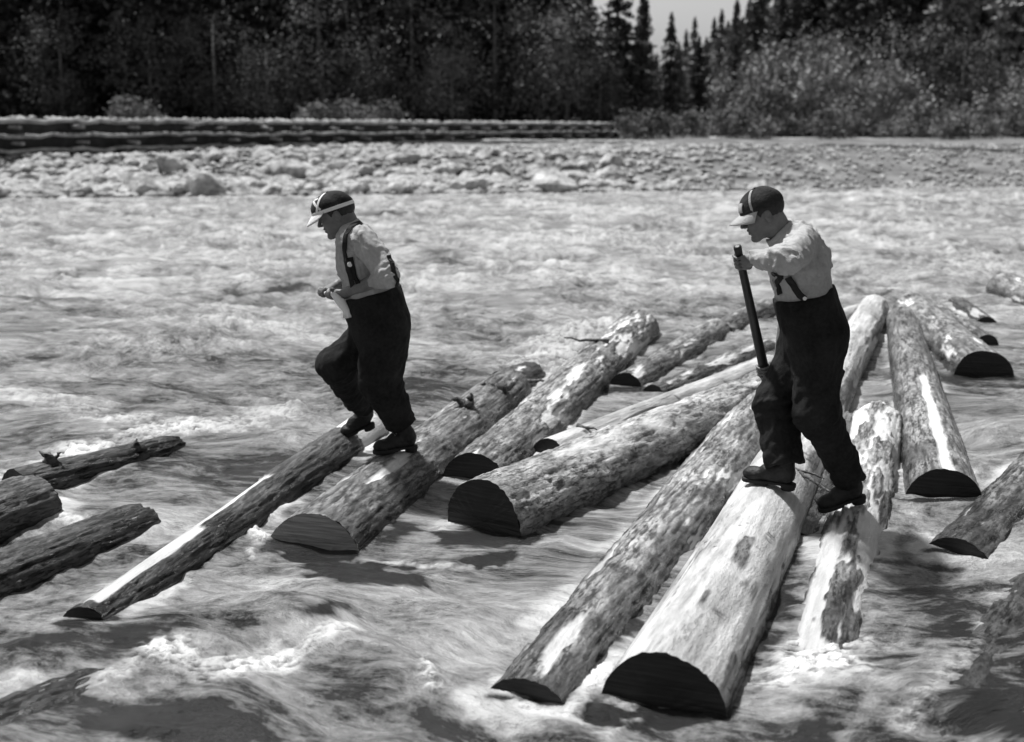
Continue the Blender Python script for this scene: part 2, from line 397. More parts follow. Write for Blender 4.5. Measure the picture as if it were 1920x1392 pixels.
PAINTED_DARK = [  # reflections and shade by the logs, painted dark into the water colour
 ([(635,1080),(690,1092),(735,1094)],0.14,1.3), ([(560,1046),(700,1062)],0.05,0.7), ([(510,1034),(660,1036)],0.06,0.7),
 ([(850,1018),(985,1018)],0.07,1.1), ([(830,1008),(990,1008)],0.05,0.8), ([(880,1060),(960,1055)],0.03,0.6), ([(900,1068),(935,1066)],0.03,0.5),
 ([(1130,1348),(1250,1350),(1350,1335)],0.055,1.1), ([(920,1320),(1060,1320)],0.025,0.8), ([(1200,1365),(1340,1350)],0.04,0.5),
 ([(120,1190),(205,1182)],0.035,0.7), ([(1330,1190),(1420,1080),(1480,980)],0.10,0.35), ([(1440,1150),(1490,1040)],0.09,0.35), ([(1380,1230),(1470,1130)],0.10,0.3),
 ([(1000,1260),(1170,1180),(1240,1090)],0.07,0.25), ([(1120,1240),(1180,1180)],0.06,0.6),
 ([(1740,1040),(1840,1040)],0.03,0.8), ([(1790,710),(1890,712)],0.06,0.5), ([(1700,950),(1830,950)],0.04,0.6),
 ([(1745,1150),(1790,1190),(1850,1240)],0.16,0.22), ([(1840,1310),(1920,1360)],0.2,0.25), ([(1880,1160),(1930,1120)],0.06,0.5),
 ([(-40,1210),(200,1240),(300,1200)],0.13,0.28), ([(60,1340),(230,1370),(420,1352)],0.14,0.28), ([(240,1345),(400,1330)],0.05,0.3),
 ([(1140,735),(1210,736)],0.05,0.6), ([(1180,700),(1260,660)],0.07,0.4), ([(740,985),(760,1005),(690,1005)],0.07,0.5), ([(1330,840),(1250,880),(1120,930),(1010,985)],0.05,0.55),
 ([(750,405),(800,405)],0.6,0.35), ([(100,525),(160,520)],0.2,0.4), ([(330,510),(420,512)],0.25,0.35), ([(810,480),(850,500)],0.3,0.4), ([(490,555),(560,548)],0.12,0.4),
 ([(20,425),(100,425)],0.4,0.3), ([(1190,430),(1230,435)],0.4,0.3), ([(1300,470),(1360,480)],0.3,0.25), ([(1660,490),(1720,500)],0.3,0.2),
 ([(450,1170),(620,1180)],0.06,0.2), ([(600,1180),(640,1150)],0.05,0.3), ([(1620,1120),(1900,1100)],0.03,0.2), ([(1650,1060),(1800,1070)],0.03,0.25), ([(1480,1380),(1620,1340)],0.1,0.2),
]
SUNK = [ ([(0,1240),(150,1215),(330,1190)],0.16,0.04), ([(560,1120),(760,1180),(1000,1160)],0.25,0.03), ([(1500,1400),(1700,1330)],0.2,0.05)]
def pix_line(l): return [tuple(at_z(px, py)[:2]) for px, py in l]
def build_water():
    NR, NC = 760, 1050
    inv = np.linspace(1 / 2.6, 1 / 62.0, NR); Y = 1 / inv
    u = np.linspace(-0.72, 0.72, NC)
    yy = np.repeat(Y[:, None], NC, 1)
    xx = u[None, :] * (yy + 2.0)
    x = xx.astype(np.float32).ravel(); y = yy.astype(np.float32).ravel()
    near = 1 - sstep(9, 18, y)                      # slack water among the logs, rougher stream beyond
    wx = x + 1.0 * perlin(x / 2.8, y / 2.8) + 0.12 * perlin(x / 0.5, y / 0.5); wy = y + 0.75 * perlin(x / 2.4 + 9, y / 2.4) + 0.10 * perlin(x / 0.45 + 3, y / 0.45)
    ca, sa = math.cos(math.radians(-14)), math.sin(math.radians(-14))
    ax = wx * ca + wy * sa; ay = -wx * sa + wy * ca
    big = fbm(ax / 2.6, ay / 1.1, o=2)
    mid = fbm(ax / 0.62, ay / 0.27, o=3, g=0.55)
    ridg = 1 - np.abs(fbm(ax / 1.25 + 3, ay / 0.52, o=3)) * 1.9
    fine = fbm(ax / 0.17, ay / 0.095, o=3, g=0.6)
    amp = 1 - 0.22 * near
    h = amp * (0.070 * big + 0.058 * mid + (0.04 + 0.04 * (1 - near)) * ridg) + 0.0065 * fine + 0.016 * (1 - near) * fine
    foam = 0.245 - 0.045 * near + 0.20 * fbm(ax / 1.9 + 5, ay / 0.8, o=2) + 0.12 * mid * (0.4 + 0.6 * (1 - near)) + 0.10 * (1 - near) + 0.16 * sstep(0.55, 1.0, ridg) * (1 - near)
    foam += 0.14 * fbm(ax / 0.34, ay / 0.16, o=2)
    edge = np.full(x.shape, 9.0, np.float32)
    for g in LOGS:                                  # water rides up and breaks along the logs
        d = seg_dist(x, y, [tuple(g['a'][:2]), tuple(g['b'][:2])]) - (g['r'][0] + g['r'][1]) / 2
        edge = np.minimum(edge, d)
    h = h * (0.45 + 0.55 * sstep(0.0, 0.35, edge)) + (0.012 + 0.012 * perlin(x * 6, y * 6)) * np.exp(-np.maximum(edge, 0) / 0.05)
    nb = perlin(x * 9, y * 9)
    foam += 0.45 * (1 - sstep(0.0, 0.08, edge + 0.05 * nb)) * sstep(-0.1, 0.5, perlin(x * 1.7, y * 1.7 + 4))
    nn = fbm(x * 5, y * 8, o=3)
    for pts, w, s, hh in FOAM:
        d = seg_dist(x, y, pix_line(pts))
        k = 1 - sstep(0.25, 1.25, d / w + 0.45 * nn)
        k = k * sstep(-0.75, 0.35, fbm(x * 16, y * 24, o=3, g=0.7)); foam += s * 0.62 * k
        h += 0.45 * hh * k * (0.35 + 0.9 * np.abs(fbm(x * 14, y * 20, o=3, g=.6)))
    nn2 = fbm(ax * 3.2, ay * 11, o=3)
    for pts, w, s in PAINTED_DARK:
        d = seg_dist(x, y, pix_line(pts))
        foam -= 0.9 * s * (1 - sstep(0.0, 1.7, d / w + 0.9 * nn2))  # painted reflections and shade lower the same value that foam raises
    for pts, w, s in SUNK:
        d = seg_dist(x, y, pix_line(pts)); h += s * np.exp(-(d / w) ** 2)
    h *= sstep(-0.3, 2.0, shore(x) - y) * 0.9 + 0.1
    V = np.stack([x, y, h], 1)
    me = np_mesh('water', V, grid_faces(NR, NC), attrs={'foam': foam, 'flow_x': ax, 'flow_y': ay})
    o = new_obj('water', me, M['water']); o['kind'] = 'structure'
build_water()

# ------------------------------------------------------------------ logs
def build_log(g, seed):
    a, b = g['a'], g['b']; ab = b - a; L = float(np.linalg.norm(ab)); r0, r1 = g['r']
    dist = a[1]
    nT = 128 if dist < 7.5 else 80
    nL = int(np.clip(L / (0.016 if dist < 5.5 else 0.024), 60, 620))
    t = np.linspace(0, 1, nL)[:, None] ** 1.12; th = np.linspace(0, 2 * np.pi, nT, endpoint=False)[None, :]
    t = t + 0 * th; th = th + 0 * t                     # theta 0 = top, positive = to the left seen from the near end
    s = t * L; R = r0 + (r1 - r0) * t
    q = 10.0 * seed
    cy, cz = np.sin(th), np.cos(th)
    f = lambda sx, sr, o=3, gg=0.5, off=0.0: fbm((s / sx + q + off), cy * R / sr + q, cz * R / sr - off, o=o, g=gg)
    lump = f(1.4, 0.35, 2) * 0.05 * R / 0.2 * 0.2
    crev = np.zeros_like(s); dep = np.zeros_like(s); pale = np.zeros_like(s)
    tt = lambda z: np.clip(z, 0, 1)
    if g['style'] == 'scaly':
        f1, f21, cid = cell(s / 0.17 + q + 0.9 * f(0.3, 0.1, 3), cy * R / 0.05 + q + 0.7 * f(0.2, 0.1, 3, off=4), cz * R / 0.05)
        dep = -0.006 * (1 - sstep(0.0, 0.16, f21)) + 0.016 * (cid - 0.5) + 0.004 * f(0.05, 0.03)
        crev = (1 - sstep(0.02, 0.14, f21)) * 0.75 * sstep(-0.35, 0.15, f(0.3, 0.08, 2, off=13))
        pm = sstep(0.35, 0.75, f(0.5, 0.18, 3, off=7) + 0.5 * g['pale'])
        pale = pm * 0.6
    elif g['style'] in ('rough', 'fine'):
        k = 1.0 if g['style'] == 'rough' else 0.55
        fur = f(0.30, 0.024, 3, 0.6); fur2 = f(0.09, 0.010, 2, 0.6)
        dep = k * (0.008 * fur + 0.005 * fur2)
        crev = sstep(0.05, 0.6, -fur) * 0.75 + 0.3 * sstep(0.1, 0.7, -fur2)
        big = f(0.8, 0.13, 4, 0.6, off=3)
        pm = sstep(0.54, 0.78, big + 0.22 * f(0.12, 0.03, 3, off=83) + g['pale']) if g['pale'] > 0 else 0 * s
        pale = pm; dep = dep * (1 - 0.85 * pm) - 0.012 * pm
        crev = crev * (1 - pm)
        rim = np.exp(-((big + g['pale'] - 0.64) / 0.05) ** 2) * (1 if g['pale'] > 0 else 0); crev = np.maximum(crev, 0.7 * rim)
    else:
        lon = f(1.3, 0.05, 3, 0.5); dep = 0.004 * lon + 0.0015 * f(0.2, 0.012, 2)
        crack = np.exp(-(f(2.2, 0.10, 2, off=11) / 0.035) ** 2) * sstep(0.0, 0.4, f(0.8, 0.2, 2, off=2))
        cuts = np.exp(-((f(0.12, 0.5, 2, off=19)) / 0.05) ** 2) * sstep(0.25, 0.5, f(0.35, 0.10, 2, off=23))
        dep -= 0.006 * crack + 0.003 * cuts
        remain = sstep(0.30, 0.42, f(1.1, 0.13, 3, 0.55, off=5) + (0.25 - g['pale']) + 0.62 * sstep(-0.15, -1.1, np.where(th > np.pi, th - 2 * np.pi, th)))
        dep += 0.006 * remain; crev = np.maximum(crack, 0.8 * cuts)
        pale = (1 - remain) * (0.55 + 0.45 * sstep(-0.5, 0.4, f(0.9, 0.1, 2, off=31))) * (1 - 0.85 * np.maximum(crack, cuts))
    ths = np.where(th > np.pi, th - 2 * np.pi, th)
    for (t0, t1, h0, h1) in g.get('strip', []):
        wob = 0.10 * f(0.35, 0.2, 3, off=41); wt = 0.01 * f(0.2, 0.05, 2, off=47)
        m = sstep(t0 - 0.004, t0 + 0.004, t + wt) * (1 - sstep(t1 - 0.004, t1 + 0.004, t + wt)) * sstep(h0 - 0.05, h0 + 0.05, ths + wob) * (1 - sstep(h1 - 0.05, h1 + 0.05, ths + wob))
        pale = np.maximum(pale, m); dep = dep * (1 - m) - 0.008 * m; crev = crev * (1 - m)
    dep = dep * (0.25 + 0.75 * sstep(0.0, 0.10, s))
    rad = R + lump + dep
    # ends a little eroded, with a ragged rim at the near end
    endr = np.exp(-((1 - t) * L / 0.05) ** 2) * (0.012 + 0.02 * np.abs(f(0.2, 0.06, 2, off=51))); rad = rad - endr
    bend = 0.12 * R[:, :1] * perlin(s[:, :1] / 2.5 + q, 0 * s[:, :1] + 3.3) * np.sin(np.pi * t[:, :1])
    Vx = s + (0.012 * f(0.2, 0.03, 2, off=61) * (t < 0.001))
    Vy = rad * cy + bend; Vz = rad * cz
    xax = ab / L; zax = np.array([0, 0, 1.0]) - xax * xax[2]; zax /= np.linalg.norm(zax); yax = np.cross(zax, xax)
    # theta positive must be to the left seen from the near end: +y of the local frame (z up, x away) is left
    Mx = Matrix(((xax[0], yax[0], zax[0], a[0]), (xax[1], yax[1], zax[1], a[1]), (xax[2], yax[2], zax[2], a[2]), (0, 0, 0, 1)))
    wz = a[2] + xax[2] * Vx + yax[2] * Vy + zax[2] * Vz
    wet = 1 - sstep(0.05, 0.17, wz + 0.035 * f(0.25, 0.1, 2, off=71))
    V = np.stack([Vx, Vy, Vz], -1).reshape(-1, 3)
    Fc = grid_faces(nL, nT, True)[:, ::-1]
    me = np_mesh('floating_log', V, Fc, attrs={'crev': crev, 'pale': pale, 'wet': wet})
    o = new_obj('floating_log', me, M[g['mat']]); o.matrix_world = Mx
    tag(o, g['label'], 'log', 'river logs')
    # sawn ends: slightly dished discs with saw steps, a part of the log
    for end in (0, nL - 1):
        ring = V.reshape(nL, nT, 3)[end]; c = ring.mean(0)
        rr = np.array([1.0, 0.97, 0.9, 0.75, 0.55, 0.33, 0.12])
        Vc = c[None, None] + (ring - c)[None] * rr[:, None, None]
        ang = np.arctan2(Vc[..., 2] - c[2], Vc[..., 1] - c[1])
        saw = 0.004 * perlin(Vc[..., 2] * 60 + q, Vc[..., 1] * 5) + 0.006 * perlin(Vc[..., 1] * 9, Vc[..., 2] * 9 + q)
        sg = 1 if end == 0 else -1
        Vc[..., 0] = c[0] + sg * 0.004 * (1 - rr[:, None]) + saw + (0.0 if end else -0.001)
        Vc = np.concatenate([Vc.reshape(-1, 3), c[None] + [[sg * 0.004, 0, 0]]])
        Fq = grid_faces(len(rr), nT, True)
        last = (len(rr) - 1) * nT; j = np.arange(nT)
        tri = np.stack([last + j, last + (j + 1) % nT, np.full(nT, len(Vc) - 1), np.full(nT, len(Vc) - 1)], 1)
        me2 = bpy.data.meshes.new('cut_end')
        fl = [tuple(map(int, q4)) for q4 in Fq] + [tuple(map(int, q4[:3])) for q4 in tri]
        if end: fl = [f_[::-1] for f_ in fl]
        me2.from_pydata([tuple(map(float, v)) for v in Vc], [], fl); me2.update()
        if end == 0 or g['b'][1] < g['a'][1] + 30 and g['k'] in ('D', 'K', 'J', 'I', 'O', 'S', 'G', 'F'):
            ce = new_obj('cut_end', me2, M[g['end'] if end == 0 else 'cut_dark'], o)
    return o
for i, g in enumerate(LOGS):
    g['obj'] = build_log(g, i + 1)

# broken branch stubs and hanging splinters, parts of their logs
def stub(k, px, py, vec, r, n=5, mat='bark_dark'):
    p = log_hit(k, px, py); v = np.array(vec, float)
    rnd = np.random.default_rng(int(px)); pts = [p - v * 0.25]
    for i in range(1, n + 1): pts.append(p + v * i / n + rnd.normal(size=3) * r * 0.35)
    me = tube_mesh('branch_stub', pts, [r * 1.3] + [r * (1 - 0.75 * i / n) * (0.8 + 0.4 * rnd.random()) for i in range(1, n + 1)], 8)
    o = new_obj('branch_stub', me, M[mat]); inv = LG[k]['obj'].matrix_world.inverted()
    me.transform(inv); o.parent = LG[k]['obj']
stub('G', 872, 760, (-0.10, -0.03, 0.05), 0.035); stub('G', 880, 758, (0.02, -0.03, 0.09), 0.03)
stub('G', 940, 728, (-0.16, 0.0, 0.03), 0.035); stub('G2', 930, 722, (-0.03, 0.0, 0.09), 0.02)
stub('G', 568, 940, (0.01, -0.03, 0.07), 0.012, mat='bark_dark'); stub('G2', 985, 715, (0.22, -0.05, 0.01), 0.02)
stub('I', 262, 842, (-0.04, 0, 0.06), 0.03); stub('I', 95, 868, (-0.03, 0.0, 0.06), 0.035); stub('I', 90, 866, (0.08, 0.0, 0.05), 0.02)
stub('E', 1090, 800, (0.10, -0.06, -0.01), 0.014); stub('D', 1125, 640, (-0.30, 0.02, 0.02), 0.02)
stub('L', 1652, 640, (-0.03, -0.02, 0.03), 0.02)
stub('A', 1500, 890, (0.17, -0.25, -0.05), 0.012); stub('A', 1490, 880, (0.16, -0.05, -0.04), 0.012)
#@@BANK
# ------------------------------------------------------------------ far bank: ground, rubble, boulders
def valley(x, y):
    """0 in the open valley seen in the middle of the photograph, 1 on the wooded slopes"""
    u = x / np.maximum(y, 1.0) * FPX + 960
    return np.maximum(1 - sstep(1000, 1160, u), sstep(1330, 1500, u))
def ground_z(x, y):
    x = np.asarray(x, float); y = np.asarray(y, float)
    s = y - shore(x)
    u = x / np.maximum(y, 1.0) * FPX + 960
    z = -0.6 + 0.6 * sstep(-6, 0, s) + 1.0 * sstep(0, 10, s) + 0.25 * sstep(8, 40, s)
    z = z + 0.12 * fbm(x / 4, y / 4, o=2) * sstep(-2, 4, s)
    z = z + sstep(112, 150, y) * 16 * valley(x, y) * sstep(110, 260, y) + sstep(150, 420, y) * (14 + 26 * valley(x, y))
    return z
def build_ground():
    NR, NC = 200, 220
    Y = 34 * (900 / 34.0) ** np.linspace(0, 1, NR)
    u = np.linspace(-1.1, 1.1, NC)
    y = np.repeat(Y[:, None], NC, 1); x = u[None] * y
    z = ground_z(x, y)
    me = np_mesh('ground', np.stack([x, y, z], -1).reshape(-1, 3), grid_faces(NR, NC))
    me.materials.append(M['ground']); me.materials.append(M['hill'])
    yc = y[:-1, :-1].ravel()
    me.polygons.foreach_set('material_index', (yc > 108).astype(np.int32)); me.update()
    o = bpy.data.objects.new('ground', me); COL.objects.link(o); o['kind'] = 'structure'
    # river bed under the water, closing the sheet towards and behind the camera
    me = np_mesh('riverbed', [(-400, -60, -0.9), (400, -60, -0.9), (400, 60, -0.9), (-400, 60, -0.9)], [(0, 1, 2, 3)], False)
    new_obj('riverbed', me, M['hill'])['kind'] = 'structure'
    V = [(-140, -50, -0.06), (140, -50, -0.06), (140, 2.7, -0.06), (-140, 2.7, -0.06)]
build_ground()

def rock_mesh(seed, n=3):
    import bmesh
    bm = bmesh.new(); bmesh.ops.create_icosphere(bm, subdivisions=n, radius=1.0)
    co = np.array([v.co[:] for v in bm.verts])
    d = 1 + 0.28 * perlin(co[:, 0] * 1.1 + seed * 3, co[:, 1] * 1.1, co[:, 2] * 1.1) + 0.10 * perlin(co[:, 0] * 3, co[:, 1] * 3 + seed, co[:, 2] * 3)
    rnd = np.random.default_rng(seed)
    for k in range(7):                                      # broken flat faces
        nrm = rnd.normal(size=3); nrm /= np.linalg.norm(nrm); lim = 0.62 + 0.25 * rnd.random()
        pr = (co * nrm).sum(1) * d
        d = np.where(pr > lim, d * lim / np.maximum(pr, 1e-3), d)
    co = co * d[:, None] * np.array([1.25, 1.0, 0.72])
    for v, c in zip(bm.verts, co): v.co = c
    me = bpy.data.meshes.new('boulder'); bm.to_mesh(me); bm.free(); me.materials.append(M['rock'])
    return me
ROCKS = [rock_mesh(i + 1) for i in range(7)]
rnd = random.Random(5)
placed = 0
tries = []
for i in range(1500):
    px = rnd.uniform(-150, 2070); s = rnd.random() ** 1.6 * 9.5
    yy = 44.0; x = (px - 960) / FPX * yy
    for _ in range(5):
        yy = float(shore(x)) + s; x = (px - 960) / FPX * yy
    size = rnd.uniform(0.12, 0.34) * (1.25 if px < 1150 else 0.6) * (1.1 - 0.03 * s)
    if rnd.random() < 0.06: size *= 1.6
    tries.append((x, yy, size))
tries.sort(key=lambda q: -q[2])
def near_crib(x, y): return False
for (x, y, size) in tries[:295]:
    o = bpy.data.objects.new('boulder', ROCKS[rnd.randrange(7)]); COL.objects.link(o)
    o.location = (x, y, float(ground_z(x, y)) + size * 0.22); o.rotation_euler = (rnd.uniform(-.3, .3), rnd.uniform(-.3, .3), rnd.uniform(0, 6.28))
    o.scale = (size * rnd.uniform(.8, 1.3), size, size * rnd.uniform(.7, 1.2))
    tag(o, 'pale river boulder among the jumbled boulders along the far water line', 'boulder', 'boulders along the far shore')
# everything smaller: uncountable rubble, one object
def build_rubble():
    base = rock_mesh(31, 1); co = np.array([v.co[:] for v in base.vertices]); fc = np.array([p.vertices[:] for p in base.polygons])
    r = np.random.default_rng(3); N = 7000
    px = r.uniform(-200, 2120, N); s = r.random(N) ** 1.25 * 24 - 0.6
    y = np.full(N, 44.0); x = (px - 960) / FPX * y
    for _ in range(5): y = shore(x) + s; x = (px - 960) / FPX * y
    z = ground_z(x, y); sz = r.uniform(0.07, 0.26, N) * (0.7 + 0.6 * r.random(N)) * (1 - 0.5 * sstep(1150, 1500, px)); a = r.uniform(0, 6.28, N)
    ca, sa = np.cos(a), np.sin(a)
    P = co[None] * sz[:, None, None] * np.array([1, 1, 0.9]); 
    Q = np.stack([P[..., 0] * ca[:, None] - P[..., 1] * sa[:, None] + x[:, None], P[..., 0] * sa[:, None] + P[..., 1] * ca[:, None] + y[:, None], P[..., 2] + z[:, None] + 0.05], -1)
    Fa = (fc[None] + (np.arange(N) * len(co))[:, None, None]).reshape(-1, 3)
    me = np_mesh('rubble', Q.reshape(-1, 3), Fa, False)
    o = new_obj('rubble', me, M['rubble']); tag(o, 'pale jumbled rubble and gravel covering the far river bank', 'rubble', None, 'stuff')
build_rubble()

# ------------------------------------------------------------------ timber cribbing along the bank
def timber(name, a, b, r, mat, parent, seed=0, n=12, seg=14):
    a = np.array(a, float); b = np.array(b, float); pts = []; rs = []
    q = np.random.default_rng(seed)
    for i in range(seg + 1):
        t = i / seg; pts.append(a + (b - a) * t + np.array([0, q.normal() * 0.03, q.normal() * 0.035])); rs.append(r * (1.08 - 0.16 * t) * (1 + 0.05 * q.normal()))
    me = tube_mesh(name, pts, rs, n)
    return new_obj(name, me, mat, parent)
def build_crib():
    A = at_y(-260, 305, 38.0); B = at_y(1162, 262, 88.0)
    zA = 1.16; zB = 1.05
    a = np.array([A[0], A[1]]); b = np.array([B[0], B[1]])
    d = (b - a); Lc = np.linalg.norm(d); d /= Lc; nrm = np.array([-d[1], d[0]])   # pointing away from the river
    if nrm[1] < 0: nrm = -nrm
    root = bpy.data.objects.new('log_crib_wall', None); COL.objects.link(root); root.location = (a[0], a[1], zA)
    tag(root, 'long three tier crib wall of weathered logs running along the far river bank', 'log wall')
    inv = Matrix.Translation(root.location).inverted()
    q = random.Random(4)
    def P(s, off, z): return (a[0] + d[0] * s + nrm[0] * off - root.location.x, a[1] + d[1] * s + nrm[1] * off - root.location.y, z)
    tiers = [0.10, 0.62, 1.14]
    for ti, z in enumerate(tiers):
        s = -1.0 + ti * 2.1
        while s < Lc - 0.5:
            l = q.uniform(8, 13); e = min(s + l, Lc)
            r = q.uniform(0.070, 0.088)
            timber('timber', P(s, 0, z + q.uniform(-.02, .02)), P(e - 0.05, q.uniform(-.06, .06), z), r, M['timber'], root, q.randrange(9999))
            s = e
        s = q.uniform(0, 1)
        while s < Lc and ti < 2:
            timber('cross_timber', P(s, -0.2, z + 0.26), P(s + q.uniform(-.1, .1), 1.6, z + 0.26), q.uniform(0.05, 0.08), M['timber'], root, q.randrange(9999), 8, 3)
            s += q.uniform(1.9, 3.1)
    # dark sheet standing in for the shade in the gaps between tiers
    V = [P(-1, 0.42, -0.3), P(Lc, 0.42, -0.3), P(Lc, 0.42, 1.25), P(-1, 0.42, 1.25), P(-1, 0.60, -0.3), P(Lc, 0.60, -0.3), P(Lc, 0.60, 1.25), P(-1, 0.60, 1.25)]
    me = bpy.data.meshes.new('shade_sheet'); me.from_pydata(V, [], [(0, 1, 2, 3), (7, 6, 5, 4), (3, 2, 6, 7), (0, 3, 7, 4), (1, 5, 6, 2), (0, 4, 5, 1)]); me.update()
    new_obj('shade_sheet', me, M['timber_shaded'], root)
    # rock filling showing along the top, one uncountable mass
    r = np.random.default_rng(8); N = 900
    base = rock_mesh(41, 1); co = np.array([v.co[:] for v in base.vertices]); fc = np.array([p.vertices[:] for p in base.polygons])
    s = r.uniform(-1, Lc, N); off = r.uniform(0.15, 1.5, N); z = 1.16 + r.uniform(-.05, .08, N); sz = r.uniform(0.08, 0.17, N)
    ctr = np.stack([a[0] + d[0] * s + nrm[0] * off - root.location.x, a[1] + d[1] * s + nrm[1] * off - root.location.y, z], -1)
    Q = co[None] * sz[:, None, None] + ctr[:, None]
    Fa = (fc[None] + (np.arange(N) * len(co))[:, None, None]).reshape(-1, 3)
    o = new_obj('rock_fill', np_mesh('rock_fill', Q.reshape(-1, 3), Fa, False), M['rock'], root); o['kind'] = 'stuff'
build_crib()
def bank_log(px0, py0, Y0, px1, py1, Y1, r, mat, label, name='bank_log'):
    a = at_y(px0, py0, Y0); b = at_y(px1, py1, Y1)
    q = np.random.default_rng(int(px0)); n = 18
    pts = [a + (b - a) * i / n + np.array([0, 0, 0.02 * q.normal()]) for i in range(n + 1)]
    root = new_obj(name, tube_mesh(name, pts, [r * (1.05 - .15 * i / n) * (1 + .04 * q.normal()) for i in range(n + 1)], 14), mat)
    tag(root, label, 'log')
    # butt plates where it was sawn, slightly proud of the tube
    for k, s in ((0, -1), (n, 1)):
        t = (pts[1] - pts[0]); t /= np.linalg.norm(t)
        new_obj('cut_end', tube_mesh('cut_end', [pts[k] + s * t * 0.003, pts[k] + s * t * 0.02], [r * .93, r * .9], 14), M['cut_grey'], root)
bank_log(905, 268, 66.0, 1212, 269, 72.0, 0.20, M['rock'], 'bleached white log lying on the bank below the right end of the crib wall')
bank_log(1535, 279, 62.0, 1990, 291, 52.0, 0.24, M['timber_shaded'], 'long dark log lying along the pale far bank at the right')  # shadowed log, its shade put into the base colour
bank_log(1330, 262, 88.0, 1930, 268, 84.0, 0.2, M['timber'], 'long pale log lying on the bank in front of the right hand bushes')

# ------------------------------------------------------------------ forest
def leaf_quads(C, size, nrm_up, r):
    """little bent leaf sprays around centres C"""
    n = len(C)
    a = r.normal(size=(n, 3)); a /= np.linalg.norm(a, axis=1)[:, None]
    b = r.normal(size=(n, 3)); b[:, 2] += nrm_up; b = np.cross(a, b); b /= np.linalg.norm(b, axis=1)[:, None] + 1e-9
    s = size[:, None]
    V = np.stack([C - a * s, C - b * s * 0.55, C + a * s, C + b * s * 0.55], 1)
    return V.reshape(-1, 3), np.arange(4 * n).reshape(n, 4)
def conifer(seed, Hh, Rr, n_br=150, per=26, mat='needles'):
    r = np.random.default_rng(seed)
    t = np.sort(r.random(n_br)) ** 0.85
    z = Hh * (0.10 + 0.89 * t); ang = np.arange(n_br) * 2.4 + r.normal(size=n_br) * .4
    ln = Rr * (1 - t) ** 0.8 * (0.65 + 0.5 * r.random(n_br)) + 0.15
    u = r.random((n_br, per)) ** 0.75
    rad = ln[:, None] * u
    droop = -0.32 * rad + 0.10 * rad ** 2 / Rr
    aa = ang[:, None] + r.normal(size=(n_br, per)) * 0.16
    C = np.stack([np.cos(aa) * rad, np.sin(aa) * rad, z[:, None] + droop + r.normal(size=(n_br, per)) * 0.10], -1).reshape(-1, 3)
    size = (0.20 + 0.30 * r.random(len(C))) * (0.55 + 0.5 * (1 - np.repeat(t, per)))
    V, Fq = leaf_quads(C, size, 2.0, r)
    crown = np_mesh('crown', V, Fq, False); crown.materials.append(M[mat])
    tr = tube_mesh('trunk', [(0, 0, -1), (0.05, 0, Hh * .3), (0, 0.05, Hh * .7), (0, 0, Hh * .98)], [Hh * .016, Hh * .012, Hh * .007, .02], 8); tr.materials.append(M['trunk'])
    return tr, crown
def broadleaf(seed, Hh, Rr, n_cl=60, per=46, mat='leaves'):
    r = np.random.default_rng(seed)
    d = r.normal(size=(n_cl, 3)); d /= np.linalg.norm(d, axis=1)[:, None]
    rr = 0.45 + 0.55 * r.random(n_cl)
    cc = d * rr[:, None] * np.array([Rr, Rr, Hh * 0.44]) + np.array([0, 0, Hh * 0.55])
    cs = Rr * (0.16 + 0.22 * r.random(n_cl))
    C = (cc[:, None] + r.normal(size=(n_cl, per, 3)) * cs[:, None, None] * 0.62).reshape(-1, 3)
    V, Fq = leaf_quads(C, 0.09 + 0.13 * r.random(len(C)), 0.6, r)
    crown = np_mesh('crown', V, Fq, False); crown.materials.append(M[mat])
    parts = [((0, 0, -0.5), (0.1, 0, Hh * .4), (0.0, 0.1, Hh * .85))]
    tr = tube_mesh('trunk', parts[0], [Hh * .02, Hh * .014, Hh * .004], 7); tr.materials.append(M['trunk_pale'])
    return tr, crown
PROTO = {'c0': conifer(1, 24, 4.2, 200, 30), 'c1': conifer(2, 21, 3.6, 170, 30), 'c2': conifer(3, 27, 4.8, 220, 30),
         'm0': conifer(4, 22, 3.4, 180, 28, 'needles_hazy'), 'm1': conifer(5, 18, 3.8, 170, 28, 'needles_hazy'),
         'b0': broadleaf(6, 5.6, 2.2, 40), 'b1': broadleaf(7, 3.8, 1.9, 32), 'b2': broadleaf(8, 3.2, 2.0, 40), 'd0': broadleaf(9, 11, 4.2, 70, 60, 'leaves_dark'), 'd1': broadleaf(10, 14, 4.6, 80, 60, 'leaves_dark')}
def plant(kind, px, Y, scale, label, cat, group, name, sz=1.0, zoff=0.0):
    tr, cr = PROTO[kind]
    x = (px - 960) / FPX * Y * 1.0
    root = bpy.data.objects.new(name, None); COL.objects.link(root)
    root.location = (x, Y, float(ground_z(x, Y)) - 0.2 + zoff); root.scale = (scale, scale, scale * sz); root.rotation_euler = (0, 0, frnd.uniform(0, 6.28))
    tag(root, label, cat, group)
    for nm, me in (('trunk', tr), ('crown', cr)):
        c = bpy.data.objects.new(nm, me); COL.objects.link(c); c.parent = root
    return root
frnd = random.Random(11)
CL = 'tall dark conifer in the dense forest across the river'
for row, (Y, step) in enumerate([(104, 52), (112, 58), (122, 66)]):
    px = -330 + row * 23
    while px < 1335:
        lim = 1150 if row else 1320
        if px < 1050 or row == 0:
            k = frnd.choice(['c0', 'c1', 'c2'])
            sc = frnd.uniform(0.85, 1.15)
            if px > 1095: sc = max(0.34, 0.66 - (px - 1130) * 0.0019) * frnd.uniform(.92, 1.08); k = frnd.choice(['c0', 'c1'])
            plant(k, px, Y + frnd.uniform(-3, 3), sc, CL, 'conifer', 'dark conifers on the far bank', 'conifer')
        px += step * frnd.uniform(.75, 1.25)
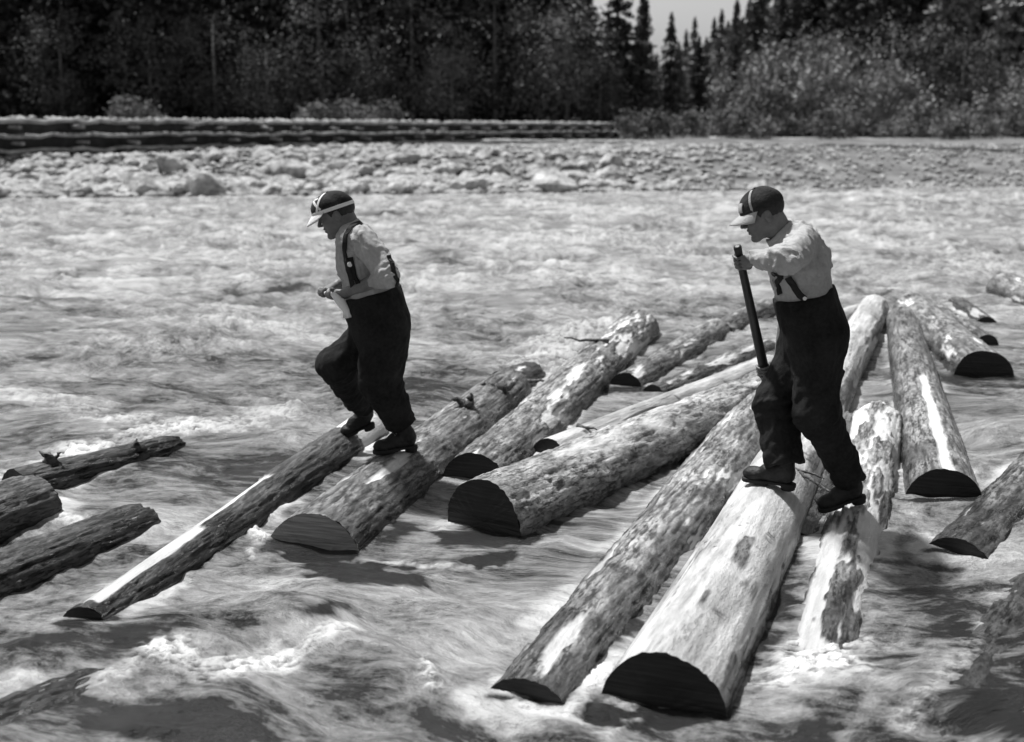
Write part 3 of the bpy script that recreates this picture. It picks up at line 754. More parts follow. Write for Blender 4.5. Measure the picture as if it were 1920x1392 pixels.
for row, (Y, step) in enumerate([(140, 44), (165, 46)]):      # taller ones behind on the left slope
    px = -360
    while px < 1040:
        plant(frnd.choice(['c0', 'c2', 'm0']), px, Y + frnd.uniform(-4, 4), frnd.uniform(0.95, 1.2), CL, 'conifer', 'dark conifers on the far bank', 'conifer')
        px += step * frnd.uniform(.8, 1.3)
CR = 'greyer conifer standing above the bushes on the right bank'
for row, (Y, step) in enumerate([(116, 50), (126, 48), (142, 46), (160, 46)]):
    px = 1365 + row * 11
    while px < 2250:
        k = frnd.choice(['m0', 'm1', 'c1', 'm0'])
        lift = 0.62 + 0.55 * min(1, max(0, (px - 1380) / 260.0))
        plant(k, px, Y + frnd.uniform(-4, 4), lift * frnd.uniform(.85, 1.12), CR, 'conifer', 'greyer conifers on the right bank', 'conifer')
        px += step * frnd.uniform(.75, 1.25)
for px, Y, sc in [(1165, 190, .86), (1135, 175, .92), (1197, 205, .98), (1222, 215, .66), (1240, 230, .60), (1262, 225, .78), (1290, 235, .85), (1312, 215, .82), (1338, 200, .85), (1362, 190, .9), (1388, 185, .95), (1415, 180, 1.0), (1185, 230, .8), (1275, 250, .75), (1325, 240, .85), (1350, 230, .95)]:
    plant(frnd.choice(['m0', 'm1']), px, Y, sc, 'distant conifer in the valley gap below the patch of sky', 'conifer', 'distant conifers in the valley gap', 'conifer')
BL = 'pale leafy tree at the foot of the right hand forest'
for row, (Y, step) in enumerate([(98, 62), (106, 60), (112, 70)]):
    px = 1350 + row * 17
    while px < 2200:
        if 1455 < px < 1500 and row < 2: px += 40; continue
        sc = frnd.uniform(.7, 1.15) * (1 + 0.22 * row)
        plant(frnd.choice(['b0', 'b1']), px, Y + frnd.uniform(-2, 2), sc, BL, 'tree', 'pale leafy trees on the right bank', 'leafy_tree', frnd.uniform(.9, 1.3))
        px += step * frnd.uniform(.7, 1.3)
for px, Y, sc, k in [(300, 99, .9, 'd0'), (420, 98, .8, 'd1'), (515, 97, .75, 'd0'), (610, 100, 1.0, 'd1'), (700, 98, .7, 'd0'), (780, 99, .9, 'd1'), (850, 97, .7, 'd0'),
                      (930, 100, .95, 'd1'), (1010, 99, 1.0, 'd0'), (1060, 98, .85, 'd1'), (1120, 98, .6, 'd0'), (140, 99, .8, 'd1'), (1500, 110, .9, 'd0'), (1650, 108, .8, 'd1'), (1780, 106, .9, 'd0'), (1560, 109, .7, 'd1')]:
    plant(k, px, Y, sc, 'rounded leafy tree in front of the dark conifers', 'tree', 'rounded leafy trees before the conifers', 'leafy_tree')
for px in list(range(1180, 2150, 44)):
    plant('b2', px + frnd.uniform(-15, 15), frnd.uniform(84, 96), frnd.uniform(.35, .75), 'low pale bush on the open bank before the forest', 'bush', 'low bushes on the far bank', 'bush')
for px in [590, 620, 645, 690, 725, 260, 275]:
    plant('b2', px, frnd.uniform(88, 94), frnd.uniform(.55, .85), 'light feathery bush sticking up behind the crib wall', 'bush', 'light bushes behind the crib wall', 'bush', 1.0, 0.6)
#@@PEOPLE
# ------------------------------------------------------------------ solid modelling of figures: distance fields turned into one surface
def surface(sdf, lo, hi, h):
    """mesh of sdf = 0 inside the box, cell size h (surface nets)"""
    lo = np.array(lo, float); hi = np.array(hi, float); B = 8
    nb = np.ceil((hi - lo) / (h * B)).astype(int) + 1
    n = nb * B
    D = np.empty(n, np.float32)
    bi = np.stack(np.meshgrid(*[np.arange(k) for k in nb], indexing='ij'), -1).reshape(-1, 3)
    bc = lo + (bi * B + (B - 1) / 2) * h
    dc = sdf(bc)
    act = np.abs(dc) < h * B * 0.5 * 1.75 * 1.6 + 0.02
    D4 = D.reshape(nb[0], B, nb[1], B, nb[2], B)
    D4[...] = np.where(dc > 0, 1, -1).reshape(nb)[:, None, :, None, :, None] * 0.5
    off = np.stack(np.meshgrid(*[np.arange(B)] * 3, indexing='ij'), -1).reshape(-1, 3)
    A = bi[act]
    for c in range(0, len(A), 400):
        a = A[c:c + 400]
        p = lo + (a[:, None, :] * B + off[None]).reshape(-1, 3) * h
        v = sdf(p).reshape(len(a), B, B, B)
        for q, (i, j, k) in enumerate(a): D4[i, :, j, :, k, :] = v[q]
    S = D < 0
    keys = []; pts = []; quads = []
    nx, ny, nz = n
    cid = lambda i, j, k: (i * ny + j) * nz + k
    for ax in range(3):
        sl0 = [slice(1, -1)] * 3; sl1 = [slice(1, -1)] * 3
        sl0[ax] = slice(1, -2); sl1[ax] = slice(2, -1)
        s0 = S[tuple(sl0)]; s1 = S[tuple(sl1)]
        e = np.argwhere(s0 != s1) + 1
        e1 = e.copy(); e1[:, ax] += 1
        d0 = D[e[:, 0], e[:, 1], e[:, 2]]; d1 = D[e1[:, 0], e1[:, 1], e1[:, 2]]
        t = d0 / (d0 - d1); P = e.astype(float); P[:, ax] += t
        b, c = (ax + 1) % 3, (ax + 2) % 3
        cells = []
        for ob, oc in ((0, 0), (1, 0), (1, 1), (0, 1)):
            q = e.copy(); q[:, b] -= ob; q[:, c] -= oc
            cells.append(cid(q[:, 0], q[:, 1], q[:, 2]))
        cells = np.stack(cells, 1)
        for k in range(4): keys.append(cells[:, k]); pts.append(P)
        inside0 = d0 < 0
        quads.append(np.where(inside0[:, None], cells[:, ::1], cells[:, ::-1]))
    K = np.concatenate(keys); P = np.concatenate(pts); Q = np.concatenate(quads)
    u, invk = np.unique(K, return_inverse=True)
    cnt = np.bincount(invk)
    V = np.stack([np.bincount(invk, P[:, i]) / cnt for i in range(3)], 1)
    V = lo + V * h
    Fq = np.searchsorted(u, Q)
    return V, Fq
def cone(p, a, b, ra, rb):
    a = np.asarray(a); ab = np.asarray(b) - a; d = p - a
    t = np.clip((d @ ab) / (ab @ ab + 1e-12), 0, 1)
    return np.linalg.norm(d - t[:, None] * ab, axis=1) - (ra + (rb - ra) * t)
def ell(p, c, r, Rm=None):
    d = p - np.asarray(c)
    if Rm is not None: d = d @ Rm
    r = np.asarray(r); k0 = np.linalg.norm(d / r, axis=1); k1 = np.linalg.norm(d / r ** 2, axis=1) + 1e-9
    return k0 * (k0 - 1) / k1
def smin(a, b, k):
    h = np.clip(0.5 + 0.5 * (b - a) / k, 0, 1); return b + (a - b) * h - k * h * (1 - h)
def smax(a, b, k): return -smin(-a, -b, k)
def chain(p, pts, rs, k=0.02):
    d = None
    for i in range(len(pts) - 1):
        c = cone(p, pts[i], pts[i + 1], rs[i], rs[i + 1]); d = c if d is None else smin(d, c, k)
    return d
def unit(v): v = np.asarray(v, float); return v / np.linalg.norm(v)
def frame(fwd, up):
    x = unit(fwd); y = unit(np.cross(up, x)); z = np.cross(x, y); return np.stack([x, y, z], 1)     # columns: forward, left, up
def bounds(pts, m): P = np.array(pts); return P.min(0) - m, P.max(0) + m
def folds(p, amp, sx, sy, sz, seed=0.0):
    n = fbm(p[:, 0] / sx + seed, p[:, 1] / sy - seed, p[:, 2] / sz + seed, o=3, g=0.55)
    return amp * (1 - np.abs(n) * 2.2)

# cloth, skin, leather
def cloth_mat(name, lo, hi, scale=60, rough=0.9, bump=0.004):
    m = MatB(name); v = m.coord((1, 1, 1)); n = m.noise(v, scale, 3); n0 = m.noise(v, 7, 3)
    c = m.ramp(m.math('ADD', m.math('MULTIPLY', n, 0.4), m.math('MULTIPLY', n0, 0.6)), 0.35, 0.65, lo, hi)
    m.col(c); m.rough(rough); m.spec(0.15); m.bump(m.noise(v, scale * 3, 3), bump)
    return m.m
M['denim'] = cloth_mat('dark_denim', 0.008, 0.026)
M['shirt'] = cloth_mat('pale_shirt', 0.34, 0.48)
M['shirt_grey'] = cloth_mat('grey_shirt', 0.32, 0.46)
M['strap'] = cloth_mat('dark_strap', 0.02, 0.04)
M['capcloth'] = cloth_mat('dark_cap_cloth', 0.012, 0.05, 40)
M['white'] = cloth_mat('white_cloth', 0.74, 0.82)
M['leather'] = simple_mat('black_leather', 0.008, 0.025, 18, 0.55, 0.004, 60, 0.25)
M['sole'] = simple_mat('boot_sole', 0.008, 0.016, 18, 0.8)
M['lace'] = simple_mat('boot_lace', 0.12, 0.2, 18, 0.8)
M['hair'] = simple_mat('dark_hair', 0.010, 0.03, 90, 0.6)
M['metal'] = simple_mat('bright_metal', 0.7, 0.85, 5, 0.3)
M['pole'] = simple_mat('dark_pole_wood', 0.010, 0.030, 8, 0.45, 0.004, 30, 0.4, (1, 1, 0.15))
def skin_mat():
    m = MatB('weathered_skin'); v = m.coord((1, 1, 1)); n = m.noise(v, 22, 4); d = m.attr('tint')
    m.col(m.mix(d, m.ramp(n, 0.3, 0.7, 0.12, 0.19), 0.012)); m.rough(0.5); m.spec(0.35); m.bump(m.noise(v, 120, 3), 0.002)
    return m.m
M['skin'] = skin_mat()

def head_sdf(p, hc, Rh):
    q = (p - hc) @ Rh
    ys = np.abs(q[:, 1]); m = np.stack([q[:, 0], ys, q[:, 2]], 1)
    d = ell(q, (-0.012, 0, 0.040), (0.098, 0.076, 0.086))
    d = smin(d, ell(q, (0.030, 0, -0.030), (0.062, 0.058, 0.082)), 0.03)
    d = smin(d, cone(m, (-0.008, 0.052, -0.050), (0.062, 0.020, -0.098), 0.016, 0.016), 0.025)
    d = smin(d, ell(q, (0.072, 0, -0.100), (0.020, 0.024, 0.018)), 0.02)
    d = smin(d, cone(m, (0.083, 0.006, 0.028), (0.066, 0.042, 0.026), 0.011, 0.010), 0.016)
    d = smin(d, ell(m, (0.062, 0.042, -0.020), (0.022, 0.020, 0.020)), 0.02)
    d = smax(d, -ell(m, (0.098, 0.031, 0.006), (0.016, 0.018, 0.013)), 0.012)
    d = smin(d, ell(m, (0.078, 0.031, 0.006), (0.0125, 0.0125, 0.0125)), 0.004)
    d = smin(d, cone(q, (0.090, 0, 0.018), (0.114, 0, -0.022), 0.008, 0.0105), 0.012)
    d = smin(d, ell(m, (0.101, 0.011, -0.027), (0.012, 0.008, 0.008)), 0.006)
    d = smin(d, ell(q, (0.086, 0, -0.050), (0.014, 0.024, 0.0085)), 0.006)
    d = smin(d, ell(q, (0.084, 0, -0.066), (0.013, 0.020, 0.0085)), 0.006)
    d = smax(d, -ell(q, (0.101, 0, -0.058), (0.012, 0.026, 0.0028)), 0.003)
    ear = ell(m, (-0.012, 0.078, -0.004), (0.019, 0.009, 0.033))
    ear = smax(ear, -ell(m, (-0.008, 0.088, 0.000), (0.011, 0.007, 0.020)), 0.004)
    d = smin(d, ear, 0.006)
    d = smin(d, cone(q, (-0.040, 0, -0.050), (-0.035, 0, -0.02), 0.060, 0.055), 0.03)
    return d
def head_tint(V, hc, Rh):
    q = (V - hc) @ Rh; m = np.stack([q[:, 0], np.abs(q[:, 1]), q[:, 2]], 1)
    t = (ell(m, (0.088, 0.031, 0.006), (0.014, 0.013, 0.0055)) < 0) * 0.85
    t = np.maximum(t, (ell(m, (0.085, 0.034, 0.030), (0.020, 0.022, 0.005)) < 0) * 0.7)
    t = np.maximum(t, (ell(q, (0.1, 0, -0.058), (0.02, 0.022, 0.003)) < 0) * 0.6)
    return t.astype(np.float32)
def grip_hand(G, axis, wrist, rp, s=1.0, flip=1.0, spread=0.0225):
    """hand closed round a bar through G along axis: the palm lies on the wrist side, four fingers of different length wrap round,
    the thumb leaves the side of the palm and closes against them"""
    A = unit(axis); Wd = np.asarray(wrist) - G; Wd = unit(Wd - A * (Wd @ A)); Nn = np.cross(A, Wd) * flip
    def on(ang, ax, r): return G + A * ax + (Wd * math.cos(ang) + Nn * math.sin(ang)) * r
    segs = []
    R = rp + 0.0085
    for i, (fl, fr) in enumerate(((0.94, .0080), (1.0, .0084), (0.97, .0080), (0.84, .0070))):
        ax = (1.5 - i) * spread * s
        arc = 3.9 * fl * min(1.0, 0.050 / (R + 0.018))
        a0 = 0.55; ang = [a0 + arc * f for f in (0, .22, .42, .62, .82, 1.0)]
        pts = [on(g, ax * (1.0 - 0.08 * j / 5), R + (0.004 if j in (1,) else 0)) for j, g in enumerate(ang)]
        segs.append((pts, [fr * 1.05, fr * 1.05, fr, fr * .97, fr * .9, fr * .82]))
    thumb = [on(-0.05, 0.038 * s, R + 0.014), on(-0.75, 0.040 * s, R + 0.010), on(-1.45, 0.032 * s, R + 0.003), on(-2.05, 0.022 * s, R + 0.001)]
    kn = [on(0.45, (1.5 - i) * spread * s, R + 0.006) for i in range(4)]
    wr = np.asarray(wrist)
    def sd(p):
        d = None
        for pts, rs in segs:
            c = chain(p, pts, rs, 0.004); d = c if d is None else np.minimum(d, c)
        palm = None
        for k in kn:
            base = wr + (k - wr) * 0.30 + A * 0.0
            c = cone(p, k, base, 0.0125, 0.0165); palm = c if palm is None else smin(palm, c, 0.012)
        palm = smin(palm, cone(p, wr + (kn[0] - wr) * .3, thumb[0], 0.017, 0.015), 0.012)
        d = smin(d, palm, 0.006)
        d = smin(d, chain(p, thumb, [0.014, 0.0115, 0.0105, 0.009], 0.004), 0.005)
        bar = cone(p, G - A * 0.3, G + A * 0.3, rp - 0.001, rp - 0.001)
        return smax(d, -bar, 0.002)
    return sd, [q for s_ in segs for q in s_[0]] + thumb + [wr]

class Figure:
    def __init__(s, Y0): s.Y0 = Y0
    def J(s, px, py, dy=0.0): return at_y(px, py, s.Y0 + dy)
def march(px, py, sdf, s0, lim=3.0):
    d = ray(px, py); d = d / np.linalg.norm(d); t = s0
    for _ in range(90):
        h = float(sdf((_C + d * t)[None])[0])
        if abs(h) < 5e-4: return _C + d * t
        t += h * 0.8
        if t > s0 + lim: return None
    return _C + d * t
def strap_on(name, pix, sdf, s0, w, mat, parent, th=0.35, lift=0.007):
    pts = []
    for px, py in pix:
        p = march(px, py, sdf, s0)
        if p is None: continue
        pts.append(p)
    if len(pts) < 2: print('strap too short', name); return None
    # resample
    P = [pts[0]]
    for a, b in zip(pts[:-1], pts[1:]):
        n = max(1, int(np.linalg.norm(b - a) / 0.02))
        for i in range(1, n + 1): P.append(a + (b - a) * i / n)
    out = []; nr = []
    for p in P:
        e = 0.004
        g = np.array([float(sdf((p + d)[None])[0] - sdf((p - d)[None])[0]) for d in np.eye(3) * e]); g = unit(g + 1e-9)
        p = p - g * float(sdf(p[None])[0]); out.append(p + g * lift); nr.append(g)
    V = []; N = len(out)
    for i in range(N):
        t = unit(out[min(i + 1, N - 1)] - out[max(i - 1, 0)] + 1e-9); sd_ = unit(np.cross(t, nr[i]))
        for (u, v) in ((-1, -th), (-1, th), (0, th * 1.2), (1, th), (1, -th)): V.append(out[i] + sd_ * w * u + nr[i] * w * v)
    Fc = [tuple(map(int, q)) for q in grid_faces(N, 5, True)] + [(4, 3, 2, 1, 0), tuple(range((N - 1) * 5, N * 5))]
    me = bpy.data.meshes.new(name); me.from_pydata([tuple(v) for v in V], [], Fc); me.update()
    return new_obj(name, me, M[mat] if isinstance(mat, str) else mat, parent)
def button_on(name, px, py, sdf, s0, r, parent, mat='metal'):
    p = march(px, py, sdf, s0)
    if p is None: return
    d = unit(_C - p)
    new_obj(name, tube_mesh(name, [p - d * 0.004, p + d * 0.018, p + d * 0.020], [r, r, r * .7], 14), M[mat], parent)

def boot(toe, heel, ankle, shaft_top, parent, side):
    """toe and heel: points under the ball-tip and the heel at ground level; ankle: joint centre"""
    toe = np.asarray(toe, float); heel = np.asarray(heel, float); ankle = np.asarray(ankle, float); st = np.asarray(shaft_top, float)
    f = unit(toe - heel); L = np.linalg.norm(toe - heel)
    up = ankle - heel; up = unit(up - f * (up @ f)); sd_ = np.cross(up, f)
    Rm = np.stack([f, sd_, up], 1)
    def sole_sd(p):
        q = (p - heel) @ Rm
        w = 0.034 + 0.012 * sstep(0.35, 0.75, q[:, 0] / L)
        dx = np.abs(q[:, 0] - L / 2) - (L / 2 - 0.03)
        d2 = np.hypot(np.maximum(dx, 0), q[:, 1] * 0.03 / w * 1.0) - 0.03
        d2 = np.where(dx < 0, np.abs(q[:, 1]) - w, np.hypot(np.maximum(dx, 0), q[:, 1] * 0.036 / w) - 0.036)
        zz = np.abs(q[:, 2] - 0.010) - 0.012
        slab = smax(d2, zz, 0.006)
        arch = smax(np.abs(q[:, 0] - 0.36 * L) - 0.035, q[:, 2] - 0.006, 0.003)
        heelb = smax(smax(np.hypot(q[:, 0] - 0.036, q[:, 1]) - 0.036, np.abs(q[:, 2] - 0.0) - 0.018, 0.004), -1.0 + 0 * q[:, 0], 0.001)
        return smin(smax(slab, -arch, 0.004), heelb, 0.004)
    hc = heel + f * 0.045 + up * 0.05
    tc = toe - f * 0.045 + up * 0.042
    mid = heel + f * (L * 0.52) + up * 0.068
    def sd(p):
        q = p.copy()
        d = cone(q, hc, tc, 0.036, 0.034)
        qq = (p - toe) @ Rm
        d = smin(d, ell(p, toe - f * 0.06 + up * 0.04, (0.062, 0.047, 0.036), Rm), 0.015)
        d = smin(d, cone(q, hc + up * 0.03, mid, 0.036, 0.034), 0.02)
        d = smin(d, cone(q, mid, ankle + f * 0.01, 0.032, 0.040), 0.03)
        d = smin(d, cone(q, hc + up * 0.02, ankle, 0.038, 0.042), 0.02)
        d = smin(d, cone(q, ankle, st, 0.042, 0.050), 0.02)
        flat = -((p - heel) @ up) + 0.014
        d = smax(d, flat, 0.006)
        top = unit(st - ankle); d = smax(d, (p - st) @ top, 0.006)
        return d - folds(p, 0.002, 0.05, 0.05, 0.03, 3.0)
    lo, hi = bounds([toe, heel, ankle, st], 0.09)
    V, Fq = surface(sd, lo, hi, 0.0055)
    b = new_obj('boot', np_mesh('boot', V, Fq), M['leather'], parent)
    V, Fq = surface(sole_sd, lo, hi, 0.0045)
    new_obj('sole', np_mesh('sole', V, Fq), M['sole'], b)
    # laces across the instep
    for i in range(5):
        t = i / 4.0; c = mid + (ankle + f * 0.045 - mid) * t * 1.1 + unit(f + up) * (0.030)
        me = tube_mesh('lace', [c - sd_ * 0.030 - up * 0.012, c + unit(f + up) * 0.006, c + sd_ * 0.030 - up * 0.012], [0.003] * 3, 6)
        new_obj('lace', me, M['lace'], b)
    return b, sd
#@@MEN
def ribbon(name, out, nr, w, th, mat, parent, close=False):
    V = []; N = len(out)
    for i in range(N):
        t = unit(np.asarray(out[min(i + 1, N - 1)]) - out[max(i - 1, 0)] + 1e-9); sd_ = unit(np.cross(t, nr[i]))
        for (u, v) in ((-1, -1), (-1, 1), (0, 1.3), (1, 1), (1, -1)): V.append(out[i] + sd_ * w * u + np.asarray(nr[i]) * th * v)
    Fc = [tuple(map(int, q)) for q in grid_faces(N, 5, True)] + [(4, 3, 2, 1, 0), tuple(range((N - 1) * 5, N * 5))]
    me = bpy.data.meshes.new(name); me.from_pydata([tuple(v) for v in V], [], Fc); me.update()
    return new_obj(name, me, M[mat], parent)
def cap(hc, Rh, parent, crown_mat, stripes, visor_mat, visor_len, visor_drop, tilt=0.0, rz=0.088, cx=-0.010, rx=0.110, side_drop=0.038):
    c0 = np.array([cx, 0, 0.050]); R = np.array([rx, 0.090, rz])
    Rt = np.array([[math.cos(tilt), 0, math.sin(tilt)], [0, 1, 0], [-math.sin(tilt), 0, math.cos(tilt)]])
    def W_(q): return hc + ((np.asarray(q) @ Rt.T) + c0) @ Rh.T
    def P(az, el, k=1.0):
        lump = 1 + 0.03 * math.sin(3 * az + 1) * math.cos(el) + 0.025 * math.sin(5 * az + 3 * el)
        return np.array([R[0] * math.cos(az) * math.cos(el), R[1] * math.sin(az) * math.cos(el), R[2] * math.sin(el)]) * k * lump
    V = []; n, m = 48, 16
    for j in range(m + 1):
        el = -0.16 + (math.pi / 2 + 0.14) * j / m
        for i in range(n): V.append(W_(P(2 * math.pi * i / n, el)))
    for j in range(3):      # turned in rim
        for i in range(n): V.append(W_(P(2 * math.pi * i / n, -0.16 + 0.03 * j, 0.96 - 0.02 * j)))
    Fq = [tuple(map(int, q)) for q in grid_faces(m + 1, n, True)]
    top = m * n; Fq.append(tuple(top + i for i in range(n)))
    rim = (m + 1) * n
    for i in range(n): Fq.append((i, rim + i, rim + (i + 1) % n, (i + 1) % n))
    Fq += [tuple(int(v) + rim for v in q)[::-1] for q in grid_faces(3, n, True)]
    me = bpy.data.meshes.new('cap'); me.from_pydata([tuple(v) for v in V], [], Fq); me.update(); me.polygons.foreach_set('use_smooth', [True] * len(me.polygons))
    cp = new_obj('cap', me, M[crown_mat], parent)
    V = []; n, m = 25, 7
    for side in (0, 1):
        for j in range(m):
            v = j / (m - 1)
            for i in range(n):
                u = -1 + 2 * i / (n - 1); az = u * 1.2
                ln = visor_len * max(0.0, math.cos(u * 1.5)) ** 0.24
                b = P(az, -0.10, 1.01); outd = np.array([1.0, 0.25 * u, 0])
                q = b + outd * ln * v + np.array([0, 0, -visor_drop * v ** 1.3 * ln / visor_len - side_drop * u * u * v - 0.0035 * side])
                V.append(W_(q))
    a = grid_faces(m, n); Fq = [tuple(map(int, q)) for q in a] + [tuple(int(x) + m * n for x in q)[::-1] for q in a]
    for i in range(n - 1): Fq.append(((m - 1) * n + i, (m - 1) * n + i + 1, 2 * m * n - n + i + 1, 2 * m * n - n + i))
    me = bpy.data.meshes.new('visor'); me.from_pydata([tuple(v) for v in V], [], Fq); me.update(); me.polygons.foreach_set('use_smooth', [True] * len(me.polygons))
    new_obj('visor', me, M[visor_mat], cp)
    for (mat, w, pts) in stripes:
        out, nr = [], []
        for az, el in pts: 
            out.append(W_(P(az, el, 1.012))); nr.append(unit((P(az, el) / R ** 2) @ Rt.T @ Rh.T))
        ribbon('stripe', out, nr, w, 0.0022, mat, cp)
    # button on top
    t = W_(P(0, math.pi / 2)); z = unit(Rh[:, 2]); new_obj('cap_button', tube_mesh('cap_button', [t - z * .003, t + z * .004, t + z * .006], [.008, .008, .004], 10), M[crown_mat], cp)
    return cp
def seg(p0, p1, n): return [(p0[0] + (p1[0] - p0[0]) * i / n, p0[1] + (p1[1] - p0[1]) * i / n) for i in range(n + 1)]

def build_man(S):
    J = S['J']; lat = unit(S['lat'])        # lat: unit vector from the near side of the body to the far side
    hc, Rh = S['hc'], S['Rh']
    T = S['torso']                          # list of (centre, half width along lat, radius)
    def torso(p, grow=0.0, lo=0, hi=99):
        d = None
        tt = T[lo:hi]
        for sg in (-1, 1):
            c = chain(p, [q[0] + lat * sg * q[1] for q in tt], [q[2] + grow for q in tt], 0.03)
            d = c if d is None else smin(d, c, 0.09)
        return d
    An, Af = S['arm_n'], S['arm_f']         # shoulder, elbow, wrist
    def arm(p, A, rs, grow=0.0): return chain(p, A, [r + grow for r in rs], 0.025)
    neckb = S['neck_base']
    hands = S['hands']; handp = [q for h_ in hands for q in h_[1]]
    Ln, Lf = S['leg_n'], S['leg_f']         # hip, knee, ankle
    def body(p):
        d = head_sdf(p, hc, Rh)
        d = smin(d, cone(p, neckb, hc + Rh @ np.array([-0.030, 0, -0.045]), 0.062, 0.058), 0.03)
        d = smin(d, torso(p, -0.03), 0.03)
        for A in (An, Af): d = smin(d, arm(p, A, (0.055, 0.043, 0.030)), 0.02)
        for Lg in (Ln, Lf): d = smin(d, chain(p, Lg, (0.080, 0.050, 0.022), 0.03), 0.02)
        for h_, _ in hands: d = smin(d, h_(p), 0.008)
        return d
    lo, hi = bounds(list(An) + list(Af) + list(Ln) + list(Lf) + [hc + np.array([0, 0, .12]), hc - np.array([.12, 0, 0])] + handp, 0.12)
    V, Fq = surface(body, lo, hi, 0.0045)
    root = new_obj('person', np_mesh('person', V, Fq, attrs={'tint': head_tint(V, hc, Rh)}), M['skin'])
    tag(root, S['label'], 'person')
    # shirt
    sl = S['sleeve']
    def shirt(p):
        d = torso(p, 0.012, 0)
        d = smin(d, cone(p, T[-1][0], neckb, 0.095, 0.066), 0.05)
        for A, k in ((An, 0), (Af, 1)):
            w_end = A[1] + (A[2] - A[1]) * sl[k]
            if sl[k] > 0:
                a = chain(p, [A[0], A[1], w_end], (0.083, 0.066, 0.047), 0.03)
                cut = (p - w_end) @ unit(A[2] - A[1]); a = smax(a, cut, 0.004)
            else: a = cone(p, A[0], A[1], 0.083, 0.066)
            cc = (p - A[1]); gat = np.exp(-(np.linalg.norm(cc, axis=1) / 0.085) ** 2)
            a = a + 0.006 * gat * np.sin(((p - A[1]) @ unit(A[1] - A[0])) * 190 + 3 * perlin(p[:, 0] * 20, p[:, 1] * 20, p[:, 2] * 20))
            d = smin(d, a, 0.018)
        d = d + S.get('shirt_amp', 0.016) * fbm(p[:, 0] / 0.06 + p[:, 2] / 0.12, p[:, 1] / 0.09, p[:, 2] / 0.15 - p[:, 0] / 0.2, o=3, g=.6) * sstep(0.0, 0.10, np.linalg.norm(p - neckb, axis=1) - 0.04) * (0.35 + 0.65 * sstep(0.0, 0.07, (p - S['waist_cut']) @ unit(T[-1][0] - T[0][0])))
        # open neck, then a turned collar standing round it
        nk = cone(p, neckb - unit(hc - neckb) * 0.02, hc, 0.064, 0.062)
        d = smax(d, -nk, 0.006)
        ua = unit(S['collar_up'])
        h_ = (p - neckb) @ ua
        ring = np.abs(cone(p, neckb - ua * 0.05, neckb + ua * 0.08, 0.092, 0.068)) - 0.005
        ring = smax(ring, np.abs(h_ - 0.004) - 0.024, 0.004)
        d = smin(d, ring, 0.008)
        d = smax(d, -((p - S['waist_cut']) @ unit(T[-1][0] - T[0][0])) - 0.02, 0.01)
        return d
    lo, hi = bounds([q[0] for q in T] + list(An) + list(Af) + [neckb], 0.27)
    V, Fq = surface(shirt, lo, hi, 0.0065)
    sh = new_obj('shirt', np_mesh('shirt', V, Fq), M[S['shirt_mat']], root)
    # trousers
    tr = S['trouser_r']; wc = S['waist_cut']; upv = unit(T[-1][0] - T[0][0])
    def trousers(p):
        d = torso(p, 0.031, 0, 3)
        for Lg, rr in ((Ln, tr[0]), (Lf, tr[1])):
            hem = Lg[1] + (Lg[2] - Lg[1]) * S['hem']
            leg = chain(p, [Lg[0], Lg[1], hem], rr, 0.05)
            ax = unit(Lg[2] - Lg[1]); cut = (p - hem) @ ax + 0.012 * perlin(p[:, 0] * 14, p[:, 1] * 14, p[:, 2] * 3)
            s1 = (p - Lg[1]) @ ax
            fold = 0.010 * fbm(p[:, 0] / 0.09 + s1 / 0.08, p[:, 1] / 0.10, p[:, 2] / 0.10 + s1 / .2, o=3) * 1.2
            fold += 0.012 * np.exp(-(s1 / 0.10) ** 2) * perlin(p[:, 0] * 7, p[:, 1] * 7, s1 * 26)
            bag = np.exp(-(((p - hem) @ ax + 0.06) / 0.06) ** 2) * 0.008 * perlin(p[:, 0] * 9, p[:, 1] * 9, ((p - hem) @ ax) * 34)
            leg = leg + fold + bag
            leg = smax(leg, cut, 0.004)
            leg = smax(leg, -cone(p, hem - ax * 0.05, hem + ax * 0.08, rr[2] - 0.030, rr[2] - 0.026), 0.004)
            d = smin(d, leg, 0.045)
        d = d + 0.008 * fbm(p[:, 0] / 0.05, p[:, 1] / 0.08, p[:, 2] / 0.22, o=2)
        top = (p - wc) @ upv - 0.01 * perlin(p[:, 0] * 11, p[:, 1] * 11)
        d = smax(d, top, 0.008)
        return d
    lo, hi = bounds([q[0] for q in T[:3]] + list(Ln) + list(Lf), 0.24)
    V, Fq = surface(trousers, lo, hi, 0.0075)
    trs = new_obj('trousers', np_mesh('trousers', V, Fq), M['denim'], root)
    for b in S['boots']: boot(*b, root, 0)
    # hair: a thin cropped shell round the back and sides of the skull
    def hair(p):
        q = (p - hc) @ Rh; m = np.stack([q[:, 0], np.abs(q[:, 1]), q[:, 2]], 1)
        d = ell(q, (-0.016, 0, 0.036), (0.103, 0.083, 0.090)) + 0.0035 * perlin(q[:, 0] * 90, q[:, 1] * 90, q[:, 2] * 30)
        d = smax(d, -(q[:, 2] + 0.045 + 0.25 * (q[:, 0] + 0.05)), 0.006)
        d = smax(d, q[:, 0] - 0.028 - 0.35 * q[:, 2], 0.008)
        d = smax(d, -ell(m, (0.006, 0.09, -0.012), (0.026, 0.030, 0.034)), 0.004)
        return d
    V, Fq = surface(hair, hc - 0.16, hc + 0.16, 0.005)
    new_obj('hair', np_mesh('hair', V, Fq), M['hair'], root)
    return root, shirt, trousers

